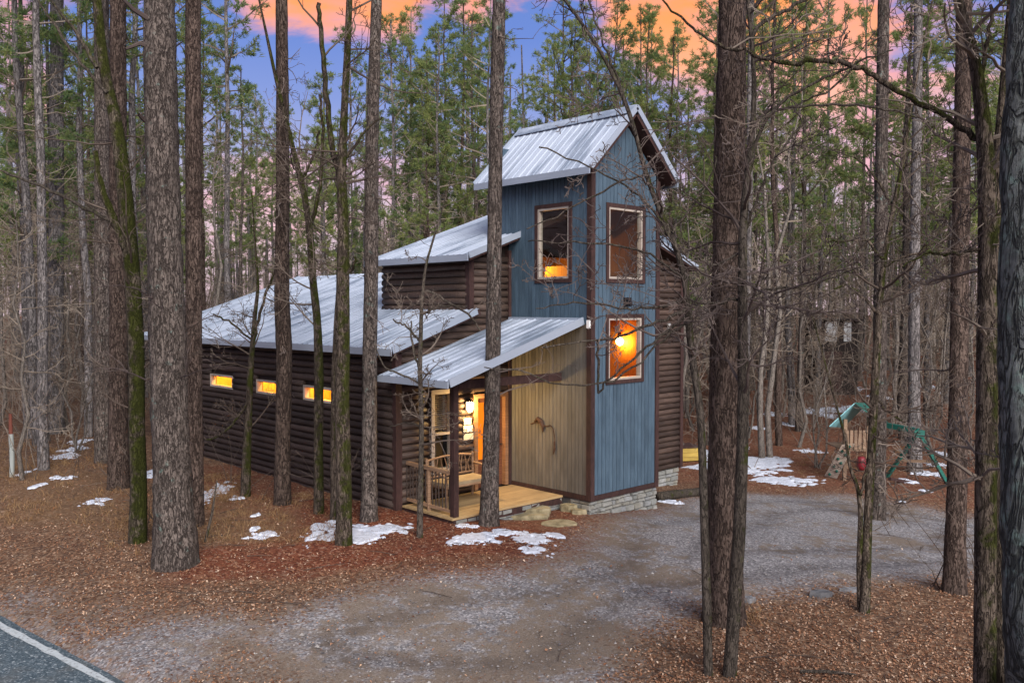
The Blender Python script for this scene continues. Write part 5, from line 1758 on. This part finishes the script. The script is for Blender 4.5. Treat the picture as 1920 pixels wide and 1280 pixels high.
for k in range(6):
    rng = np.random.default_rng(600 + k)
    H = (9, 12, 14, 8, 11, 6.5)[k]
    tr_, tw = MB(), MB()
    stems = (1, 1, 2, 3, 1, 3)[k]
    for s_ in range(stems):
        zz = np.linspace(-.2, H * rng.uniform(.8, 1), 9)
        bend = np.cumsum(rng.normal(0, .16, (9, 2)) + rng.normal(0, .10, 2) * (stems > 1), axis=0)
        P = np.c_[bend, zz]
        r0 = (.07, .09, .11, .05, .08, .04)[k]
        R = np.linspace(r0, .012, 9)
        tr_.tube(P, R, 6)
        for j in range((26, 30, 20, 13, 30, 10)[k]):
            t = .18 + .80 * rng.random() ** .8
            q = np.array([np.interp(t * 8, range(9), P[:, c]) for c in range(3)])
            ph = rng.uniform(0, 6.28); e_ = rng.uniform(.0, .9)
            grow(tw, q, (math.cos(ph) * math.cos(e_), math.sin(ph) * math.cos(e_), math.sin(e_)), rng.uniform(.8, 2.6) * (1.15 - .6 * t) * H / 11, .018, 1, rng, .06, .22, (6, 5, 3), .007)
    HV.append((tr_.mesh('trunk', True), tw.mesh('branches'), H))


def copy_mesh_tree(name, label, cat, group, loc, rz, sc_, meshes):
    r = thing(name, label, cat, loc, group, rz)
    r.scale = (sc_[0], sc_[0], sc_[1])
    for nm, me, m in meshes:
        o = bpy.data.objects.new(nm, me)
        if not me.materials: me.materials.append(m)
        COL.objects.link(o); o.parent = r
        if nm != 'trunk': o['kind'] = 'stuff'
        if me.materials[0] != m:
            o.material_slots[0].link = 'OBJECT'; o.material_slots[0].material = m
    return r


def on_ground(px, d):
    p = at(px, 640, d)
    return np.array((p[0], p[1], float(terrain(p[0], p[1]))))


def blocked(p):
    x, y = p[0], p[1]
    if -6.0 < x < 10 and -2.5 < y < 18.5: return True
    if -14 < x < 13 and -12 < y < 4.5 and poly_sd(DRIVE, np.array([x]), np.array([y]))[0] > -2.0: return True
    if 6 < x < 13.5 and -7 < y < 2: return True
    return (p[:2] - ROAD_B) @ rn > -2.5


ORD = 'first second third fourth fifth sixth seventh eighth ninth tenth eleventh twelfth thirteenth fourteenth fifteenth sixteenth seventeenth eighteenth nineteenth twentieth'.split()
ORD += ['twenty-' + o for o in ORD[:9]]
ZONES = [
    # px range, depth range, pines, hardwoods, label zone
    (-170, 130, 21, 70, 17, 32, 'left of the mossy trunk'),
    (130, 400, 24, 72, 15, 26, 'beyond the cabin side wall'),
    (400, 640, 41, 80, 16, 24, 'behind the low main roof'),
    (640, 960, 40, 72, 18, 30, 'behind the upper log roof'),
    (960, 1290, 40, 70, 22, 24, 'behind the tower roof'),
    (1290, 1560, 30, 72, 18, 34, 'beyond the snowy clearing'),
    (1560, 2080, 30, 72, 30, 44, 'behind the play set'),
]
rng = np.random.default_rng(77)
taken = []
for (x0, x1, d0, d1, npn, nhw, zone) in ZONES:
    zp, zh = [], []
    for kind, n in (('pine', npn), ('hard', nhw)):
        made, tries = 0, 0
        while made < n and tries < 900:
            tries += 1
            px = rng.uniform(x0, x1)
            d = d0 + (d1 - d0) * (rng.random() ** .8 if kind == 'pine' else rng.random() ** 1.1)
            p = on_ground(px, d)
            if (1532 < px < 1618 and d < 53) or blocked(p) or any(np.hypot(*(p[:2] - t[:2])) < (1.6 if kind == 'pine' else 1.0) for t in taken):
                continue
            taken.append(p)
            made += 1
            if kind == 'pine':
                v = PV[rng.integers(6)]
                s_ = rng.uniform(.85, 1.12)
                if x0 in (640, 960):                      # tops visible below the frame edge
                    s_ = min(1.1, (4.3 + (575 - rng.uniform(-30, 160)) / FPX * d + 1.0) / v[3])
                if x0 == 400:
                    s_ = min(1.1, (4.3 + (575 - rng.uniform(-20, 300)) / FPX * d) / v[3])
                bark_m = (M_PINE_GREY, M_PINE_GREY, M_PINE, M_PINE_RED)[rng.integers(4)]
                zp.append((px, d, bark_m, copy_mesh_tree('pine_tree', 'tall pine with bare lower trunk ' + zone, 'pine tree', 'pines ' + zone, p, rng.uniform(0, 6.28), (s_ * rng.uniform(.9, 1.15), s_),
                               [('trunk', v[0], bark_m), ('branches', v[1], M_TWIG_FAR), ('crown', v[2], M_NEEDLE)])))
            else:
                v = HV[rng.integers(6)]
                s_ = rng.uniform(.75, 1.25)
                zh.append((px, d, v, copy_mesh_tree('bare_tree', 'thin leafless tree ' + zone, 'tree', 'leafless trees ' + zone, p, rng.uniform(0, 6.28), (s_, s_ * (.8 if x0 == 400 else 1)), [('trunk', v[0], M_GREYBARK), ('branches', v[1], M_TWIG_FAR)])))

    BN = {M_PINE_GREY.name: 'pale grey', M_PINE.name: 'brown grey', M_PINE_RED.name: 'dark brown'}
    split_d = sorted(q[1] for q in zp)[len(zp) // 2]
    for near in (True, False):
        row = sorted([q for q in zp if (q[1] <= split_d) == near], key=lambda q: q[0])
        for k_, q in enumerate(row):
            q[3]['label'] = '%s pine, %s from the left among the %s pines %s' % (BN[q[2].name], ORD[k_], 'nearer' if near else 'farther', zone)
    split_d = sorted(q[1] for q in zh)[len(zh) // 2]
    for near in (True, False):
        row = sorted([q for q in zh if (q[1] <= split_d) == near], key=lambda q: q[0])
        for k_, q in enumerate(row):
            q[3]['label'] = 'leafless tree, %s from the left among the %s bare trees %s' % (ORD[k_], 'nearer' if near else 'farther', zone)

# single trees the picture lets one pick out behind the cabin
for (px, d, v, s_, lab, m) in ((429, 37, 1, 1.02, 'tall grey pine with a wide crown rising behind the low main roof', M_PINE_GREY), (828, 44, 0, .93, 'pine with a pointed top against the blue gap in the sky', M_PINE_GREY),
                              (1052, 47, 3, .98, 'pine with a loose crown above the tower roof ridge', M_PINE), (1205, 50, 1, .92, 'full crowned pine behind the tower gable peak', M_PINE), (800, 40, 4, .74, 'low green pine above the upper log roof', M_PINE_RED),
                              (1468, 35, 5, 1.0, 'slim dark pine at the back of the clearing', M_PINE_RED), (1500, 39, 2, 1.0, 'slim pine deeper behind the clearing snow bank', M_PINE), (158, 30, 3, 1.0, 'grey pine leaning over the snow in the left woods', M_PINE_GREY)):
    p = on_ground(px, d); q = PV[v]
    copy_mesh_tree('pine_tree', lab, 'pine tree', None, p, px * .37, (s_, s_), [('trunk', q[0], m), ('branches', q[1], M_TWIG_FAR), ('crown', q[2], M_NEEDLE)])

# the mass of stems further in
mw, mn = MB(), MB()
rng = np.random.default_rng(88)
far_parts = []
for k in range(5):
    t_ = MB(); g = np.random.default_rng(900 + k)
    H = g.uniform(8, 13)
    P = np.c_[np.cumsum(g.normal(0, .16, (6, 2)), axis=0), np.linspace(0, H, 6)]
    t_.tube(P, np.linspace(.11, .03, 6), 3)
    for j in range(30):
        tt = g.uniform(.1, .97); q = np.array([np.interp(tt * 5, range(6), P[:, c]) for c in range(3)])
        ph = g.uniform(0, 6.28)
        grow(t_, q, (math.cos(ph), math.sin(ph), g.uniform(0, .9)), g.uniform(.9, 2.6) * (1.2 - .6 * tt), .022, 1, g, .05, .2, (4, 3), .014, (3, 3, 3, 3))
    far_parts.append((np.vstack(t_.v), np.vstack(t_.q)))
for i in range(430):
    px = rng.uniform(-250, 2150)
    d = rng.uniform(62, 125)
    p = on_ground(px, d)
    V, Q = far_parts[rng.integers(5)]
    th = rng.uniform(0, 6.28); c_, s_ = math.cos(th), math.sin(th)
    f = rng.uniform(.8, 1.5) * (.62 if 400 < px < 640 else 1)
    V2 = np.stack([V[:, 0] * c_ - V[:, 1] * s_, V[:, 0] * s_ + V[:, 1] * c_, V[:, 2]], 1) * f + p
    mw.add(V2, Q)
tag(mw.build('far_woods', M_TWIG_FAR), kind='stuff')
# evergreen mass between the far stems
for i in range(520):
    px = rng.uniform(-250, 2150)
    if 380 < px < 640 and rng.random() < .9: continue
    d = rng.uniform(66, 125)
    p = on_ground(px, d)
    hh = rng.uniform(10, 24) if not 640 < px < 1290 else rng.uniform(9, 17)
    n = 120
    f = rng.random(n) ** .7
    rr = (1 - f) * 2.6 + .3
    ph = rng.uniform(0, 6.28, n)
    rad = rr * np.sqrt(rng.random(n))
    c = np.c_[np.cos(ph) * rad, np.sin(ph) * rad, hh * (.5 + .5 * f)] + p
    tufts(mn, c, rng, 9, .36, .035)
    mn.tube(np.array((p, p + (0, 0, hh * .98))), [.16, .04], 4) if False else None
tag(mn.build('far_pine_foliage', M_NEEDLE, attr='tint'), kind='stuff')
mt = MB()
for i in range(260):
    px = rng.uniform(-250, 2150); d = rng.uniform(58, 120); p = on_ground(px, d)
    hh = rng.uniform(14, 24) * (.6 if 440 < px < 640 else 1)
    mt.tube(np.array((p - (0, 0, .3), p + (rng.normal(0, .3), rng.normal(0, .3), hh))), [rng.uniform(.12, .24), .05], 6)
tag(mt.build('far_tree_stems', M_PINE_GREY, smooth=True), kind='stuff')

# ------------------------------------------------------------------ undergrowth
ug = MB()
rng = np.random.default_rng(99)
cnt = 0
while cnt < 230:
    z_ = rng.random()
    if z_ < .42: px, d = rng.uniform(-120, 400), rng.uniform(23, 48)
    elif z_ < .85: px, d = rng.uniform(1290, 2000), rng.uniform(27, 55)
    else: px, d = rng.uniform(380, 900), rng.uniform(40, 60)
    p = on_ground(px, d)
    if blocked(p): continue
    cnt += 1
    for s_ in range(rng.integers(2, 5)):
        ph = rng.uniform(0, 6.28); e_ = rng.uniform(.7, 1.4)
        grow(ug, p - (0, 0, .05), (math.cos(ph) * math.cos(e_), math.sin(ph) * math.cos(e_), math.sin(e_)), rng.uniform(1.0, 3.6), .014, 1, rng, .05, .2, (5, 4, 3), .006)
tag(ug.build('undergrowth', M_TWIG), kind='stuff')
# brush right at the camera side of the gravel
ub = MB()
for (px, py, n) in ((1815, 1090, 5), (1745, 1095, 2), (1835, 1120, 4), (1655, 1000, 2), (1690, 985, 2), (300, 1000, 2), (262, 1010, 2), (640, 980, 2), (480, 935, 2), (430, 905, 4), (130, 900, 3), (40, 900, 3)):
    p = spot(px, py)
    for s_ in range(n):
        ph = rng.uniform(0, 6.28); e_ = rng.uniform(.8, 1.5)
        grow(ub, p + (rng.normal(0, .15), rng.normal(0, .15), -.03), (math.cos(ph) * math.cos(e_), math.sin(ph) * math.cos(e_), math.sin(e_)), rng.uniform(.8, 2.4), .010, 1, rng, .03, .24, (5, 4, 2), .004)
tag(ub.build('bare_brush', M_TWIG), kind='stuff')


# ------------------------------------------------------------------ leaf litter, dry grass, pebbles, sticks
def spots(px, py):
    r = FW[None] * FPX + RT[None] * (px - CX)[:, None] - UP[None] * (py - CY)[:, None]
    z = np.full(len(px), -.35)
    for _ in range(8):
        p = C + r * ((z - C[2]) / r[:, 2])[:, None]
        z = terrain(p[:, 0], p[:, 1])
    return np.c_[p[:, :2], z]


def local_bump(x, y):
    gv = gravel_at(x, y)
    near = (np.hypot(x - C[0], y - C[1]) < 30)
    return near * (fbm(x * 2.5, y * 2.5, seed=11) - .5) * .05 * (1 - .7 * gv), gv


rng = np.random.default_rng(123)
N = 110000
py = 800 + 560 * rng.random(N) ** .75
p = spots(rng.uniform(-120, 2040, N), py)
bz, gv = local_bump(p[:, 0], p[:, 1])
inhouse = ((p[:, 0] > -3.3) & (p[:, 0] < 7) & (p[:, 1] > 2.5) & (p[:, 1] < 16)) | ((p[:, 0] > -3.3) & (p[:, 0] < 2.4) & (p[:, 1] > .6) & (p[:, 1] < 3)) | ((p[:, 0] > 0) & (p[:, 0] < 2.4) & (p[:, 1] > 0) & (p[:, 1] < 3))
road_d = (p[:, 0] - ROAD_B[0]) * rn[0] + (p[:, 1] - ROAD_B[1]) * rn[1]
clump = fbm(p[:, 0] * .8, p[:, 1] * .8, seed=31)
keep = (~inhouse) & (road_d < -.15) & (rng.random(N) < (1 - .965 * sstep(.2, .65, gv)) * sstep(.22, .6, clump + .1))
p = p[keep]; p[:, 2] += bz[keep] + .012
n = len(p)
th = rng.uniform(0, 6.28, n); tl = rng.normal(0, .35, (n, 2))
sz = rng.uniform(.010, .026, n)
ax = np.c_[np.cos(th), np.sin(th), tl[:, 0]] * sz[:, None]
ay = np.c_[-np.sin(th), np.cos(th), tl[:, 1]] * (sz * rng.uniform(.35, .7, n))[:, None]
curl = np.c_[np.zeros((n, 2)), sz * rng.uniform(0, .6, n)]
V = np.stack([p - ax, p + ay + curl, p + ax, p - ay + curl], 1).reshape(-1, 3)
red = poly_sd(MULCH, p[:, 0], p[:, 1]) > -.3
tint = np.clip(rng.normal(.52, .26, n) - .06 * red, 0, 1)
mb = MB(); mb.add(V, np.arange(4 * n).reshape(-1, 4), None, np.repeat(tint, 4))
tag(mb.build('fallen_leaves', M_LEAF, attr='tint'), kind='stuff')

# pebbles on the drive
N = 11000
p = spots(rng.uniform(-60, 1960, N), 910 + 420 * rng.random(N) ** .8)
bz, gv = local_bump(p[:, 0], p[:, 1])
road_d = (p[:, 0] - ROAD_B[0]) * rn[0] + (p[:, 1] - ROAD_B[1]) * rn[1]
keep = (rng.random(N) < .05 + .9 * sstep(.25, .7, gv)) & (road_d < -.2) & ~((p[:, 0] > -3.3) & (p[:, 0] < 7) & (p[:, 1] > 0.0) & (p[:, 1] < 16))
p = p[keep]; p[:, 2] += bz[keep]
n = len(p)
r = np.exp(rng.normal(-4.35, .42, n))
r = np.minimum(r, .05)
oct_ = np.array([(1, 0, 0), (0, 1, 0), (-1, 0, 0), (0, -1, 0), (0, 0, .8), (0, 0, -.4)])
V = p[:, None] + oct_[None] * r[:, None, None] * rng.uniform(.6, 1.3, (n, 6, 1)) * np.array((1, 1, .7))
f = np.array([(0, 1, 4), (1, 2, 4), (2, 3, 4), (3, 0, 4)])
T = (np.arange(n)[:, None, None] * 6 + f[None]).reshape(-1, 3)
mb = MB(); mb.add(V.reshape(-1, 3), None, T, np.repeat(np.clip(rng.normal(.5, .25, n), 0, 1), 6))
tag(mb.build('pebbles', M_PEBBLE, attr='tint'), kind='stuff')

# dry grass
cs = []
for (x0, x1, y0, y1, n) in ((-60, 250, 870, 985, 130), (200, 330, 960, 1040, 60), (370, 640, 930, 1020, 130), (370, 460, 890, 940, 70), (-60, 200, 830, 880, 120), (1340, 1420, 1140, 1175, 14), (1500, 1800, 840, 890, 90)):
    q = spots(rng.uniform(x0, x1, n), rng.uniform(y0, y1, n)); cs.append(q)
c = np.vstack(cs)
bz, gv = local_bump(c[:, 0], c[:, 1]); c[:, 2] += bz
m = 16
n = len(c) * m
o = np.repeat(c, m, 0) + np.c_[rng.normal(0, .09, (n, 2)), np.zeros(n)]
d_ = rng.normal(0, .5, (n, 3)); d_[:, 2] = 1
d_ /= np.linalg.norm(d_, axis=1)[:, None]
l = rng.uniform(.06, .23, n)[:, None]
s_ = np.cross(d_, rng.normal(size=(n, 3))); s_ /= np.linalg.norm(s_, axis=1)[:, None]
tip = o + d_ * l + np.c_[d_[:, :2] * l * .5, -.1 * l]
mid = o + d_ * l * .55
V = np.stack([o - s_ * .004, o + s_ * .004, mid + s_ * .003, mid - s_ * .003, tip], 1).reshape(-1, 3)
b = np.arange(n)[:, None] * 5
mb = MB(); mb.add(V, b + np.array((0, 1, 2, 3)), b + np.array((3, 2, 4)), np.repeat(np.clip(rng.normal(.55, .25, n), 0, 1), 5))
tag(mb.build('dry_grass', M_GRASS, attr='tint'), kind='stuff')

# fallen sticks
mb = MB()
q = spots(rng.uniform(-50, 1900, 190), 880 + 400 * rng.random(190))
bz, gv = local_bump(q[:, 0], q[:, 1])
for i in range(len(q)):
    if -3.4 < q[i, 0] < 7 and 0 < q[i, 1] < 16: continue
    if (q[i, :2] - ROAD_B) @ rn > -.3 or (gv[i] > .35 and rng.random() < .93): continue
    th = rng.uniform(0, 6.28); ln = rng.uniform(.2, .9)
    a = q[i] + (0, 0, bz[i] + .02)
    d_ = np.array((math.cos(th), math.sin(th), 0)) * ln
    mb.tube(np.array((a, a + d_ * .5 + (rng.normal(0, .04), rng.normal(0, .04), .02), a + d_)), [.007, .006, .003], 4)
tag(mb.build('fallen_sticks', M_TWIG), kind='stuff')
p0, p1 = spot(1500, 1262), spot(1605, 1268)
mb = MB(); mb.tube(np.array((p0 + (0, 0, .03), (p0 + p1) / 2 + (0, 0, .05), p1 + (0, 0, .03))), [.022, .02, .012], 7, True)
tag(mb.build('fallen_branch', M_DARK), 'straight fallen branch lying on the leaf litter', 'branch')
p0, p1 = spot(398, 975), spot(372, 1020)
mb = MB(); a = spot(385, 1015); d_ = depth(a)
mb.tube(np.array((a, at(398, 960, d_), at(407, 900, d_))), [.03, .025, .012], 7)
tag(mb.build('dead_sapling', M_DARK), 'bare dead stick standing in grass beside the thickest pine', 'sapling')
